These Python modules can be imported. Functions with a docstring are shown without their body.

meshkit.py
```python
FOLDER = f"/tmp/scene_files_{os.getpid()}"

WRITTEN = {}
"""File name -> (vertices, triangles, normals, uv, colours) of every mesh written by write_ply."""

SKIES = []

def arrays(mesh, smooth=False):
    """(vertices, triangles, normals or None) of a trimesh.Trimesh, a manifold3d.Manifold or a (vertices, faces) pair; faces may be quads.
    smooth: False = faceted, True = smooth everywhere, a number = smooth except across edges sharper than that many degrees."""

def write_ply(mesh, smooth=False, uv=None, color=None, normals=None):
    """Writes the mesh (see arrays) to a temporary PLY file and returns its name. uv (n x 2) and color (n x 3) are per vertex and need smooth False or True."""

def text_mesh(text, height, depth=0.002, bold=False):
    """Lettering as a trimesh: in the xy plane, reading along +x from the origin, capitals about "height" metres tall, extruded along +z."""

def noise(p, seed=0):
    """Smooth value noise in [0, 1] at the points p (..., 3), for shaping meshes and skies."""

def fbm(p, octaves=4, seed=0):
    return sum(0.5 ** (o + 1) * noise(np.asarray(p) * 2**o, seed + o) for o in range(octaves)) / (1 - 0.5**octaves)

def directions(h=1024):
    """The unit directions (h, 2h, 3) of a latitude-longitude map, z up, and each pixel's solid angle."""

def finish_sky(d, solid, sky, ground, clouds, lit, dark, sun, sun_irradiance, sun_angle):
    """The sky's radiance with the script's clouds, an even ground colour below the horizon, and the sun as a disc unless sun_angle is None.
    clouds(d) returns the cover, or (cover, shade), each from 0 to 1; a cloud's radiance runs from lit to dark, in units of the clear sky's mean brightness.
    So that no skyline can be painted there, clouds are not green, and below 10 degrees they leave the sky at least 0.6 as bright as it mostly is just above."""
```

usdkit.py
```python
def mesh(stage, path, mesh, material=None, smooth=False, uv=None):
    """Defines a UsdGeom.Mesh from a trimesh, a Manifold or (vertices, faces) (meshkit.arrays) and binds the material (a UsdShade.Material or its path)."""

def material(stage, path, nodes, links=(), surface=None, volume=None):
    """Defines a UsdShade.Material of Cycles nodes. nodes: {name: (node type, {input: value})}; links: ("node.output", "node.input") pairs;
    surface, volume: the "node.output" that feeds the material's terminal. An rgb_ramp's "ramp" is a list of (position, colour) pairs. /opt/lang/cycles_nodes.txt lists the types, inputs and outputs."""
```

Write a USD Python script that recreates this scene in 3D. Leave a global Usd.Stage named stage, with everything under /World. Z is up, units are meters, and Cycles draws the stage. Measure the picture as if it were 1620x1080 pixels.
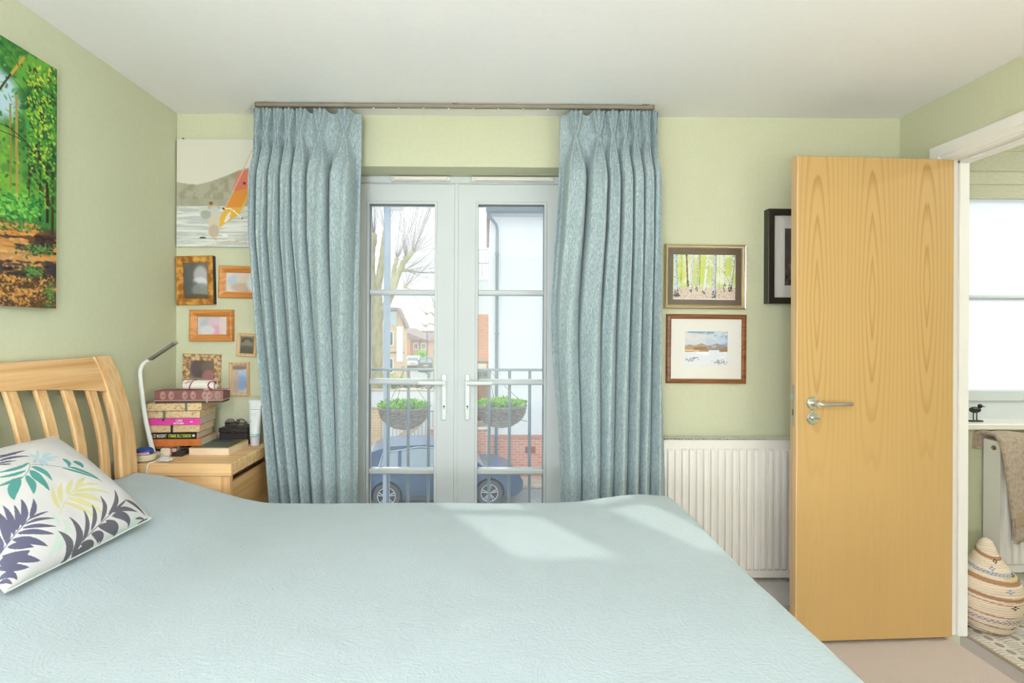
import math, random
import numpy as np, trimesh, manifold3d, shapely
from shapely.geometry import Polygon
import usdkit, meshkit
from pxr import Usd, UsdGeom, UsdLux, UsdShade, Gf, Sdf, Vt

stage = Usd.Stage.CreateInMemory()
UsdGeom.SetStageUpAxis(stage, 'Z'); UsdGeom.SetStageMetersPerUnit(stage, 1.0)
UsdGeom.Xform.Define(stage, '/World')
rng = np.random.default_rng(7)
A = np.array

# ------------------------------------------------------------ camera, sky, sun, exposure
cam = UsdGeom.Camera.Define(stage, '/World/camera')
PSI, RHO = math.radians(0.35), math.radians(0.25)
fw = A([math.sin(PSI), math.cos(PSI), 0]); r0 = A([math.cos(PSI), -math.sin(PSI), 0]); zz = A([0, 0, 1.0])
rr = math.cos(RHO) * r0 + math.sin(RHO) * zz; uu = -math.sin(RHO) * r0 + math.cos(RHO) * zz
cam.AddTransformOp().Set(Gf.Matrix4d(*rr, 0, *uu, 0, *(-fw), 0, 0, 0, 1.265, 1))
cam.CreateHorizontalApertureAttr(36.0); cam.CreateVerticalApertureAttr(24.0)
cam.CreateFocalLengthAttr(870 / 1620 * 36)
cam.CreateHorizontalApertureOffsetAttr((810 - 774.3) / 1620 * 36)
cam.CreateVerticalApertureOffsetAttr(-(540 - 525.0) / 1620 * 36)
cam.CreateFStopAttr(0.0); cam.CreateClippingRangeAttr(Gf.Vec2f(0.02, 2000))
cam.CreateExposureAttr(0.0)

SKY = 1.25
dome = UsdLux.DomeLight.Define(stage, '/World/sky')
dome.CreateIntensityAttr(1.0); dome.CreateColorAttr(Gf.Vec3f(1, 1, 1))
skymat = usdkit.material(stage, '/World/Looks/sky_clouds', {
    'tc': ('texture_coordinate', {}), 'mp': ('mapping', {'scale': (1, 1, 2.2)}),
    'n': ('noise_texture', {'scale': 3.0, 'detail': 5.0, 'roughness': 0.55}),
    'r': ('rgb_ramp', {'ramp': [(0.36, (0.84, 0.93, 1.06)), (0.60, (1.05, 1.07, 1.10))]}),
    'b': ('background_shader', {'strength': SKY})},
    [('tc.generated', 'mp.vector'), ('mp.vector', 'n.vector'), ('n.fac', 'r.fac'), ('r.color', 'b.color')], surface='b.background')
UsdShade.MaterialBindingAPI.Apply(dome.GetPrim()).Bind(skymat)

sun = UsdLux.DistantLight.Define(stage, '/World/sun')
SUN_AZ, SUN_EL = math.radians(28.5), math.radians(42)   # azimuth measured from straight out of the window, towards the left
sdir = A([-math.sin(SUN_AZ) * math.cos(SUN_EL), math.cos(SUN_AZ) * math.cos(SUN_EL), math.sin(SUN_EL)])  # towards the sun
zx = sdir; xx = np.cross([0, 0, 1.0], zx); xx /= np.linalg.norm(xx); yx = np.cross(zx, xx)
sun.AddTransformOp().Set(Gf.Matrix4d(*xx, 0, *yx, 0, *zx, 0, 0, 0, 0, 1))
sun.CreateIntensityAttr(900); sun.CreateAngleAttr(1.6); sun.CreateColorAttr(Gf.Vec3f(1.0, 0.97, 0.92))
LAMP_COL = (0.80, 0.84, 1.0)
LAMP, FILL_LAMP = 49.0, 39.0    # radiance of the unseen pendant globe and of the two added fill globes
BATH_LAMP = 74.0               # radiance of the unseen light that brightens the bathroom

# ------------------------------------------------------------ helpers
def lin(c):
    c = np.asarray(c, float) / 255.0
    return np.where(c < 0.04045, c / 12.92, ((c + 0.055) / 1.055) ** 2.4)

class G:
    """a small builder of node graphs"""
    def __init__(s): s.n, s.l, s.k = {}, [], 0
    def node(s, kind, out=None, **ins):
        s.k += 1; nm = f'n{s.k}'; vals = {}
        for k, v in ins.items():
            if isinstance(v, tuple) and len(v) == 2 and v[0] == '@': s.l.append((v[1], f'{nm}.{k}'))
            else: vals[k] = v
        s.n[nm] = (kind, vals)
        return ('@', f'{nm}.{out}') if out else nm
    def m(s, op, a, b=None, c=None, clamp=False):
        d = {'math_type': op, 'value1': a, 'use_clamp': clamp}
        if b is not None: d['value2'] = b
        if c is not None: d['value3'] = c
        return s.node('math', 'value', **d)
    def ramp(s, fac, stops, interp=True): return s.node('rgb_ramp', 'color', fac=fac, ramp=stops, interpolate=interp)
    def pos(s):
        p = s.node('geometry', 'position'); x = s.node('separate_xyz', None, vector=p)
        return p, ('@', x + '.x'), ('@', x + '.y'), ('@', x + '.z')
    def objpos(s):
        p = s.node('texture_coordinate', 'object'); x = s.node('separate_xyz', None, vector=p)
        return p, ('@', x + '.x'), ('@', x + '.y'), ('@', x + '.z')
    def noise(s, vec, scale, detail=2.0, rough=0.5, sc=(1, 1, 1)):
        if sc != (1, 1, 1): vec = s.node('mapping', 'vector', vector=vec, scale=sc)
        return s.node('noise_texture', 'fac', vector=vec, scale=scale, detail=detail, roughness=rough)
    def mix(s, fac, a, b, t='mix'): return s.node('mix', 'color', mix_type=t, fac=fac, color1=a, color2=b)
    def bump(s, h, strength=0.3, dist=0.01): return s.node('bump', 'normal', height=h, strength=strength, distance=dist)
    def done(s, name, **p):
        pb = s.node('principled_bsdf', 'BSDF', **p)
        return usdkit.material(stage, '/World/Looks/' + name, s.n, s.l, surface=pb[1])

L3 = lambda c: tuple(float(x) for x in lin(c))
MATS = {}
def plain(name, c, rough=0.5, metal=0.0, spec=0.5, **kw):
    if name not in MATS:
        g = G(); MATS[name] = g.done(name, base_color=L3(c), roughness=rough, metallic=metal, specular_ior_level=spec, **kw)
    return MATS[name]
def mottled(name, c1, c2, scale=20, rough=0.6, sc=(1, 1, 1), bump=0.0, bscale=None, dist=0.004, spec=0.4, detail=4.0, metal=0.0, lo=0.35, hi=0.65, obj=False, sheen=0.0):
    g = G(); p = (g.objpos() if obj else g.pos())[0]
    f = g.noise(p, scale, detail, 0.55, sc)
    col = g.ramp(f, [(lo, L3(c1)), (hi, L3(c2))])
    kw = dict(base_color=col, roughness=rough, specular_ior_level=spec, metallic=metal)
    if sheen: kw['sheen_weight'] = sheen
    if bump:
        h = g.noise(p, bscale or scale, 3.0, 0.6, sc); kw['normal'] = g.bump(h, bump, dist)
    MATS[name] = g.done(name, **kw); return MATS[name]
def wood(name, c1, c2, c3, axis, scale=1.0, rough=0.42, coat=0.0):
    """grain running along the axis 'x', 'y' or 'z'"""
    g = G(); p = g.pos()[0]
    k = {'x': (0.05, 1, 1), 'y': (1, 0.05, 1), 'z': (1, 1, 0.05)}[axis]
    w = g.noise(p, 9 * scale, 2.0, 0.5, tuple(a * 1.0 for a in k))
    f = g.noise(p, 75 * scale, 5.0, 0.65, tuple((a if a == 1 else 0.02) for a in k))
    band = g.m('fraction', g.m('multiply', w, 7.0)); band = g.m('pingpong', band, 0.5)
    t = g.m('add', g.m('multiply', f, 0.75), g.m('multiply', band, 0.45))
    col = g.ramp(t, [(0.30, L3(c1)), (0.52, L3(c2)), (0.75, L3(c3))])
    MATS[name] = g.done(name, base_color=col, roughness=rough, specular_ior_level=0.4, normal=g.bump(f, 0.12, 0.002))
    return MATS[name]
def printmat(name, rough=0.5, spec=0.4):
    if name not in MATS:
        g = G(); c = g.node('attribute', 'color', attribute='Cd'); MATS[name] = g.done(name, base_color=c, roughness=rough, specular_ior_level=spec)
    return MATS[name]
def pane_mat(name, tint=(0.96, 0.985, 0.98), rough=0.0, refl=0.04, haze_veil=0.0):
    if name not in MATS:
        g = G(); fc = g.node('layer_weight', 'facing', blend=0.5)
        f = g.m('add', g.m('multiply', g.m('power', fc, 4.0), 0.9), refl, clamp=True)
        mx = g.node('mix_closure', 'closure', fac=f, closure1=g.node('transparent_bsdf', 'BSDF', color=tint), closure2=g.node('glossy_bsdf', 'BSDF', color=(1, 1, 1), roughness=rough))
        if haze_veil: mx = g.node('mix_closure', 'closure', fac=haze_veil, closure1=mx, closure2=g.node('mix_closure', 'closure', fac=0.5, closure1=g.node('diffuse_bsdf', 'BSDF', color=(.9, .95, .96)), closure2=g.node('translucent_bsdf', 'BSDF', color=(.9, .95, .96))))  # pale veil mixed into the glass, painting haze over the view outside
        MATS[name] = usdkit.material(stage, '/World/Looks/' + name, g.n, g.l, surface=mx[1])
    return MATS[name]

# ---- names, things, parts
USED = {}
def numbered(parent, name):
    k = (parent, name); n = USED.get(k, 0); USED[k] = n + 1
    return name if n == 0 else f'{name}_{n:03d}'
class T:
    def __init__(s, name, label=None, cat=None, loc=(0, 0, 0), rz=0.0, group=None, kind=None, local=False):
        s.path = '/World/' + numbered('', name); s.loc = np.asarray(loc, float); s.local = local
        x = UsdGeom.Xform.Define(stage, s.path); x.AddTranslateOp().Set(Gf.Vec3d(*map(float, loc)))
        if rz: x.AddRotateZOp().Set(float(rz))
        s.prim = x.GetPrim(); setd(s.prim, label, cat, group, kind)
    def part(s, name, mesh, mat, smooth=30, label=None, kind=None, color=None, parent=None):
        base = parent.GetPath().pathString if parent else s.path
        pth = base + '/' + numbered(base, name)
        v, f, n = meshkit.arrays(mesh, smooth if color is None else True)
        if not s.local: v = v - s.loc
        pr = usdkit.mesh(stage, pth, (v, f), mat)
        if n is not None: pr.CreateNormalsAttr(Vt.Vec3fArray.FromNumpy(n.astype(np.float32))); pr.SetNormalsInterpolation('vertex')
        if color is not None: paint(pr, color)
        setd(pr.GetPrim(), label, None, None, kind)
        return pr.GetPrim()
def paint(pr, color):
    UsdGeom.PrimvarsAPI(pr).CreatePrimvar('Cd', Sdf.ValueTypeNames.Color3fArray, 'vertex').Set(Vt.Vec3fArray.FromNumpy(lin(np.clip(color, 0, 1) * 255).astype(np.float32)))
def setd(p, label=None, cat=None, group=None, kind=None):
    for k, v in (('label', label), ('category', cat), ('group', group), ('kind', kind)):
        if v: p.SetCustomDataByKey(k, v)
def solo(name, mesh, mat, label=None, cat=None, group=None, kind=None, smooth=30, color=None):
    """a thing (or a piece of the setting) that is one mesh"""
    pth = '/World/' + numbered('', name)
    v, f, n = meshkit.arrays(mesh, smooth if color is None else True)
    c = A([(v[:, 0].min() + v[:, 0].max()) / 2, (v[:, 1].min() + v[:, 1].max()) / 2, v[:, 2].min()])
    pr = usdkit.mesh(stage, pth, (v - c, f), mat); UsdGeom.Xformable(pr).AddTranslateOp().Set(Gf.Vec3d(*map(float, c)))
    if n is not None: pr.CreateNormalsAttr(Vt.Vec3fArray.FromNumpy(n.astype(np.float32))); pr.SetNormalsInterpolation('vertex')
    if color is not None: paint(pr, color)
    setd(pr.GetPrim(), label, cat, group, kind); return pr.GetPrim()

# ---- shapes
def cat(*ms):
    ms = [m for x in ms for m in (x if isinstance(x, (list, tuple)) else [x])]
    return trimesh.util.concatenate(ms)
def hull(p): return trimesh.convex.convex_hull(np.asarray(p, float))
def box(x0, x1, y0, y1, z0, z1, b=0.0):
    if b <= 0:
        m = trimesh.creation.box([x1 - x0, y1 - y0, z1 - z0]); m.apply_translation([(x0 + x1) / 2, (y0 + y1) / 2, (z0 + z1) / 2]); return m
    b = min(b, (x1 - x0) * .45, (y1 - y0) * .45, (z1 - z0) * .45); P = []
    for sx, X in ((1, x0), (-1, x1)):
        for sy, Y in ((1, y0), (-1, y1)):
            for sz, Z in ((1, z0), (-1, z1)):
                P += [(X, Y + sy * b, Z + sz * b), (X + sx * b, Y, Z + sz * b), (X + sx * b, Y + sy * b, Z)]
    return hull(P)
def man(m): return manifold3d.Manifold(manifold3d.Mesh(np.asarray(m.vertices, np.float32), np.asarray(m.faces, np.uint32)))
def unman(M):
    m = M.to_mesh(); return trimesh.Trimesh(m.vert_properties[:, :3], m.tri_verts, process=False)
def minus(a, *bs):
    M = man(a)
    for b in bs: M = M - man(b)
    return unman(M)
def frame_of(d):
    d = np.asarray(d, float); d = d / np.linalg.norm(d); a = np.cross(d, [0, 0, 1.0] if abs(d[2]) < .9 else [1.0, 0, 0]); a /= np.linalg.norm(a)
    return d, a, np.cross(d, a)
def rod(p, q, r, n=12, r2=None):
    p, q = A(p, float), A(q, float); r2 = r if r2 is None else r2; d, a, b = frame_of(q - p); t = np.arange(n) * 2 * np.pi / n
    ring = np.cos(t)[:, None] * a + np.sin(t)[:, None] * b
    v = np.vstack([p + ring * r, q + ring * r2, [p], [q]]); f = []
    for i in range(n):
        j = (i + 1) % n; f += [(i, j, n + j), (i, n + j, n + i), (2 * n, j, i), (2 * n + 1, n + i, n + j)]
    m = trimesh.Trimesh(v, f, process=False)
    if m.volume < 0: m.invert()
    return m
def tube(P, R, n=10, closed=False):
    P = np.asarray(P, float); R = np.broadcast_to(R, (len(P),)); tg = np.gradient(P, axis=0)
    if closed: tg = np.roll(P, -1, 0) - np.roll(P, 1, 0)
    tg /= np.linalg.norm(tg, axis=1, keepdims=True) + 1e-12
    a = frame_of(tg[0])[1]; V = []; t = np.arange(n) * 2 * np.pi / n
    for i in range(len(P)):
        a = a - tg[i] * (a @ tg[i]); a /= np.linalg.norm(a) + 1e-12; b = np.cross(tg[i], a)
        V.append(P[i] + R[i] * (np.cos(t)[:, None] * a + np.sin(t)[:, None] * b))
    V = np.vstack(V); f = []; m = len(P)
    for i in range(m if closed else m - 1):
        i2 = (i + 1) % m
        for j in range(n):
            k = (j + 1) % n; f += [(i * n + j, i2 * n + k, i * n + k), (i * n + j, i2 * n + j, i2 * n + k)]
    if not closed:
        V = np.vstack([V, P[:1], P[-1:]]); c = m * n
        for j in range(n):
            k = (j + 1) % n; f += [(c, j, k), (c + 1, (m - 1) * n + k, (m - 1) * n + j)]
    o = trimesh.Trimesh(V, f, process=False)
    if o.volume < 0: o.invert()
    return o
def lathe(prof, c=(0, 0, 0), n=32, axis='z'):
    prof = np.asarray(prof, float); t = np.arange(n) * 2 * np.pi / n; m = len(prof)
    V = np.stack([prof[:, None, 0] * np.cos(t), prof[:, None, 0] * np.sin(t), np.repeat(prof[:, 1:2], n, 1)], -1).reshape(-1, 3); f = []
    for i in range(m - 1):
        for j in range(n):
            k = (j + 1) % n; f += [(i * n + j, i * n + k, (i + 1) * n + k), (i * n + j, (i + 1) * n + k, (i + 1) * n + j)]
    if prof[0, 0] > 1e-6: V = np.vstack([V, [[0, 0, prof[0, 1]]]]); f += [(len(V) - 1, (j + 1) % n, j) for j in range(n)]
    if prof[-1, 0] > 1e-6: V = np.vstack([V, [[0, 0, prof[-1, 1]]]]); f += [(len(V) - 1, (m - 1) * n + j, (m - 1) * n + (j + 1) % n) for j in range(n)]
    if axis == 'y': V = V[:, [0, 2, 1]] * [1, -1, 1]      # the profile's height runs towards -y (out of the window wall)
    if axis == 'x': V = V[:, [2, 0, 1]]
    o = trimesh.Trimesh(V + np.asarray(c, float), f, process=False)
    return o
def grid_faces(h, w, wrap=False):
    i, j = np.meshgrid(np.arange(h - 1), np.arange(w if wrap else w - 1), indexing='ij'); j2 = (j + 1) % w
    a, b, c, d = i * w + j, i * w + j2, (i + 1) * w + j2, (i + 1) * w + j
    return np.vstack([np.stack([a, b, c], -1).reshape(-1, 3), np.stack([a, c, d], -1).reshape(-1, 3)])
def shell(P, th):
    """a sheet of cloth: P (h, w, 3) and a copy th behind it, closed round the edge. The first side faces cross(dw, dh)."""
    h, w = P.shape[:2]; N = np.cross(np.gradient(P, axis=1), np.gradient(P, axis=0)); N /= np.linalg.norm(N, axis=-1, keepdims=True) + 1e-12
    F = grid_faces(h, w); n = h * w; V = np.vstack([P.reshape(-1, 3), (P - N * th).reshape(-1, 3)])
    e = np.concatenate([np.arange(w), np.arange(1, h) * w + w - 1, (h - 1) * w + np.arange(w - 2, -1, -1), np.arange(h - 2, -1, -1) * w])
    a, b = e[:-1], e[1:]
    S = np.vstack([np.stack([a, b + n, b], 1), np.stack([a, a + n, b + n], 1)])
    return trimesh.Trimesh(V, np.vstack([F, F[:, ::-1] + n, S]), process=False)
def prism(poly, z0, z1):
    m = trimesh.creation.extrude_polygon(Polygon(poly) if not isinstance(poly, shapely.Geometry) else poly, z1 - z0, engine='earcut'); m.apply_translation([0, 0, z0]); return m
def prism_y(poly_xz, y0, y1):
    m = prism(poly_xz, 0, y1 - y0); m.vertices = m.vertices[:, [0, 2, 1]] * [1, -1, 1] + [0, y1, 0]; return m   # (x,z) profile run along y
def prism_x(poly_yz, x0, x1):
    m = prism(poly_yz, 0, x1 - x0); m.vertices = m.vertices[:, [2, 0, 1]] + [x0, 0, 0]; return m
def turned(m, ang, c=(0, 0, 0), axis=(0, 0, 1)):
    m = m.copy(); m.apply_transform(trimesh.transformations.rotation_matrix(math.radians(ang), axis, c)); return m
def moved(m, d): m = m.copy(); m.apply_translation(d); return m
def sst(a, b, x): t = np.clip((np.asarray(x, float) - a) / (b - a), 0, 1); return t * t * (3 - 2 * t)

# ---- flat prints: colours of a fine grid of vertices, drawn with polygons
class Pic:
    """u runs right, v runs down, both 0 to 1"""
    def __init__(s, w, h, c=(255, 255, 255), asp=1.0):
        s.w, s.h = w, h; s.c = np.ones((h, w, 3)) * A(c) / 255.0; s.u, s.v = np.meshgrid(np.linspace(0, 1, w), np.linspace(0, 1, h)); s.asp = asp
    def win(s, u0, u1, v0, v1):
        return (slice(max(0, int(v0 * (s.h - 1)) - 1), max(0, min(s.h, int(v1 * (s.h - 1)) + 3))), slice(max(0, int(u0 * (s.w - 1)) - 1), max(0, min(s.w, int(u1 * (s.w - 1)) + 3))))
    def put(s, sl, mask, c, a=1.0):
        k = (np.clip(mask, 0, 1) * a)[..., None]; s.c[sl] = s.c[sl] * (1 - k) + k * A(c) / 255.0
    def poly(s, pts, c, a=1.0):
        p = A(pts, float); sl = s.win(p[:, 0].min(), p[:, 0].max(), p[:, 1].min(), p[:, 1].max()); u, v = s.u[sl], s.v[sl]
        if not u.size: return
        ins = np.zeros(u.shape, bool); q = np.roll(p, -1, 0)
        for (x0, y0), (x1, y1) in zip(p, q):
            if y0 != y1: ins ^= ((y0 > v) != (y1 > v)) & (u < (x1 - x0) * (v - y0) / (y1 - y0) + x0)
        s.put(sl, ins.astype(float), c, a)
    def ell(s, cu, cv, ru, rv, c, a=1.0, soft=0.0, rot=0.0):
        R = max(ru, rv) * (1 + soft) * max(1, s.asp, 1 / s.asp); sl = s.win(cu - R, cu + R, cv - R, cv + R); x, y = s.u[sl] - cu, (s.v[sl] - cv) * s.asp
        if not x.size: return
        if rot: x, y = x * math.cos(rot) + y * math.sin(rot), -x * math.sin(rot) + y * math.cos(rot)
        d = np.sqrt((x / ru) ** 2 + (y / (rv * s.asp)) ** 2); s.put(sl, (1 + soft - d) / soft if soft else (d < 1).astype(float), c, a)
    def line(s, pts, wd, c, a=1.0, w2=None):
        pts = A(pts, float); n = len(pts)
        for i in range(n - 1):
            p, q = pts[i], pts[i + 1]; k0 = wd if w2 is None else wd + (w2 - wd) * i / (n - 1); k1 = wd if w2 is None else wd + (w2 - wd) * (i + 1) / (n - 1)
            d = (q - p) * [1, s.asp]; L = np.hypot(*d) + 1e-9; nn = A([-d[1], d[0]]) / L / 2 * [1, 1 / s.asp]
            s.poly([p + nn * k0, q + nn * k1, q - nn * k1, p - nn * k0], c, a)
    def fbm(s, sc, seed=0, oct=4, su=1.0, sv=1.0):
        return meshkit.fbm(np.stack([s.u * sc * su, s.v * sc * sv * s.asp, s.u * 0 + 3.7], -1), oct, seed)
    def field(s, mask, c, a=1.0): s.put((slice(None), slice(None)), mask, c, a)
    def mesh(s, O, U, V, th=0.002):
        """the print as a thin sheet: O its top left corner, U its width, V its height downwards. Faces cross(V, U)."""
        O, U, V = A(O, float), A(U, float), A(V, float); N = np.cross(V, U); N /= np.linalg.norm(N)
        P = O + s.u[..., None] * U + s.v[..., None] * V; n = s.h * s.w
        F = grid_faces(s.h, s.w)[:, ::-1]; K = A([O, O + U, O + U + V, O + V]); B = np.vstack([K, K - N * th])
        f2 = [(4, 5, 6), (4, 6, 7)] + [x for i in range(4) for j in [(i + 1) % 4] for x in ((i, 4 + i, 4 + j), (i, 4 + j, j))]
        m = trimesh.Trimesh(np.vstack([P.reshape(-1, 3), B]), np.vstack([F, A(f2) + n]), process=False)
        edge = s.c[[0, 0, -1, -1], [0, -1, -1, 0]]
        return m, np.vstack([s.c.reshape(-1, 3), edge, edge])
# ------------------------------------------------------------ the room
XL, XR, YW, YF, ZC = -1.44, 1.935, 2.565, -1.9, 2.273
XP, XB, YB = 2.025, 3.65, 0.55            # bathroom: partition's far face, right wall, near wall
wall_m = mottled('sage_paint', (207.5, 209, 176), (210.5, 212, 180), 60, 0.75, bump=0.05, bscale=260, dist=0.001, spec=0.25)
ceil_m = mottled('ceiling_paint', (244, 243, 239), (246, 245, 241), 50, 0.85, bump=0.05, bscale=300, dist=0.001, spec=0.2)
gloss_m = plain('white_gloss', (238, 235, 226), 0.35, spec=0.45)
upvc_m = plain('white_upvc', (213, 218, 217), 0.55, spec=0.25)
carpet_m = mottled('beige_carpet', (192, 174, 160), (222, 206, 192), 330, 0.95, bump=0.6, bscale=420, dist=0.006, spec=0.1, detail=3.0, sheen=0.25)
stone_m = mottled('outer_brick_skin', (170, 110, 90), (190, 130, 108), 14, 0.9)

def struct(name, mesh, m, smooth=30): return solo(name, mesh, m, kind='structure', smooth=smooth)
struct('floor', box(XL, XR, YF, YW, -0.12, 0), carpet_m)
struct('ceiling', box(XL - .1, XP, YF - .1, YW, ZC, ZC + .1), ceil_m)
struct('wall_left', box(XL - .1, XL, YF - .1, YW, -.12, ZC), wall_m)
struct('wall_front', box(XL, XR, YF - .1, YF, -.12, ZC), wall_m)
D0, D1, DZ = 1.615, 2.30, 1.992            # the door opening in the right wall
struct('wall_right', minus(box(XR, XP, YF - .1, YW, -.12, ZC), box(XR - .1, XP + .1, D0 - .03, D1 + .03, -.5, DZ + .03)), wall_m)
WX0, WX1, WZ = -0.745, 0.450, 2.034        # French window opening
BX0, BX1, BZ0, BZ1 = 2.26, 3.40, 0.845, 2.06
struct('wall_back', minus(box(XL - .1, XB + .1, YW, YW + .30, -.12, ZC + .1), box(WX0, WX1, YW - .1, YW + .5, 0.02, WZ), box(BX0, BX1, YW - .1, YW + .5, BZ0, BZ1)), wall_m)
def skirting(x0, y0, x1, y1):               # a run of skirting board with a rounded top, on the left of its direction of travel
    d = A([x1 - x0, y1 - y0, 0]); L = np.linalg.norm(d); prof = [(0, 0), (0.015, 0), (0.015, .10), (0.011, .113), (0.005, .12), (0, .12)]
    m = prism(prof, 0, L); ex = d / L; ey = A([-ex[1], ex[0], 0]); v = m.vertices
    m.vertices = A([x0, y0, 0]) + v[:, :1] * ey + v[:, 1:2] * [0, 0, 1] + v[:, 2:3] * ex
    if m.volume < 0: m.invert()
    return m
struct('baseboard_back', cat(skirting(XR - .018, YW, WX1 + .02, YW), skirting(WX0 - .02, YW, XL + .018, YW)), gloss_m)
struct('baseboard_left', skirting(XL, YW - .018, XL, YF), gloss_m)
struct('baseboard_right', cat(skirting(XR, D1 + .135, XR, YW), skirting(XR, YF, XR, D0 - .135)), gloss_m)
# door lining with its stop, architrave, threshold bar
lin_parts = [box(XR - .002, XP + .004, D1, D1 + .03, 0, DZ + .03, .002), box(XR - .002, XP + .004, D0 - .03, D0, 0, DZ + .03, .002), box(XR - .002, XP + .004, D0, D1, DZ, DZ + .03, .002),
             box(XR + .045, XP - .004, D1 - .012, D1, 0, DZ, .002), box(XR + .045, XP - .004, D0, D0 + .012, 0, DZ, .002), box(XR + .045, XP - .004, D0, D1, DZ - .012, DZ, .002)]
struct('trim_1', cat(lin_parts), gloss_m)
def architrave(x, s):                        # profile runs from the opening outwards; s = -1 projects to the bedroom
    prof = [(0.006, 0), (0.006, .006), (.012, .010), (.022, .010), (.028, .016), (.040, .018), (.070, .018), (.074, .015), (.074, 0)]
    out = []
    pts = [(D1, 0, 1), (D1, DZ, 1), (D0, DZ, -1), (D0, 0, -1)]
    V = []
    for y, z, q in pts:
        for a, b in prof: V.append((x + s * b, y + q * a, z + (a if z > 0 else 0)))
    n = len(prof); F = []
    for k in range(3):
        for i in range(n - 1): F += [(k * n + i, k * n + i + 1, (k + 1) * n + i + 1), (k * n + i, (k + 1) * n + i + 1, (k + 1) * n + i)]
    m = trimesh.Trimesh(A(V, float), F, process=False); return m
struct('trim_2', architrave(XR, -1), gloss_m, 25)
struct('trim_3', architrave(XP, 1), gloss_m, 25)
struct('trim_4', box(XP - .008, XP + .006, D0, D1 - .0, -.004, .004, .002), plain('threshold_metal', (176, 160, 140), 0.45, 0.5))

# bathroom shell
g = G(); p, px_, py_, pz_ = g.pos()
cx = g.m('subtract', g.m('fraction', g.m('divide', g.m('subtract', px_, 0.004), 0.113)), 0.5)
cy = g.m('subtract', g.m('fraction', g.m('divide', py_, 0.05)), 0.5)
ov = g.m('add', g.m('power', g.m('divide', g.m('absolute', cx), 0.125), 2.0), g.m('power', g.m('divide', g.m('absolute', cy), 0.36), 2.0))
oval = g.m('less_than', ov, 1.0); halo = g.m('less_than', ov, 3.4)
cxx = g.m('subtract', 0.5, g.m('absolute', cx))
cy2 = g.m('subtract', g.m('fraction', g.m('divide', py_, 0.1)), 0.5)
wv = g.m('sine', g.m('add', g.m('multiply', g.m('absolute', cy2), 44.0), g.m('multiply', g.m('sine', g.m('multiply', cx, 6.283)), 2.6)))
st = g.m('greater_than', wv, 0.1)
grey, cream = (158, 148, 138), (226, 219, 206)
c1 = g.mix(st, L3(cream), L3((186, 178, 168))); c2 = g.mix(halo, c1, L3(cream)); c3 = g.mix(oval, c2, L3(grey))
tile_m = g.done('patterned_tile', base_color=c3, roughness=0.4, specular_ior_level=0.4)
grout_m = plain('tile_grout', (188, 180, 168), 0.8)
fb = T('floor', kind='structure', loc=(XP, YB, 0))
fb.part('grout_bed', box(XP, XB, YB, YW, -.12, -.003), grout_m)
for i in range(8):
    for j in range(11):
        fb.part('tile', box(XP + .113 * i + .001, XP + .113 * (i + 1) - .001, 1.46 + .1 * j + .001, min(1.46 + .1 * (j + 1), YW) - .001, -.003, .001, .0012), tile_m, False)
fb.part('tile_field', cat([box(XP + .113 * 8 + .001, XB, YB, YW, -.003, .001), box(XP, XP + .113 * 8, YB, 1.459, -.003, .001)]), tile_m, False)
struct('ceiling', box(XP, XB + .1, YB - .1, YW, ZC, ZC + .1), ceil_m)
struct('wall_right', box(XB, XB + .1, YB - .1, YW, -.12, ZC), wall_m)
struct('wall_front', box(XP, XB, YB - .1, YB, -.12, ZC), wall_m)
struct('baseboard_back', skirting(XB, YW, XP, YW), gloss_m)

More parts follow.
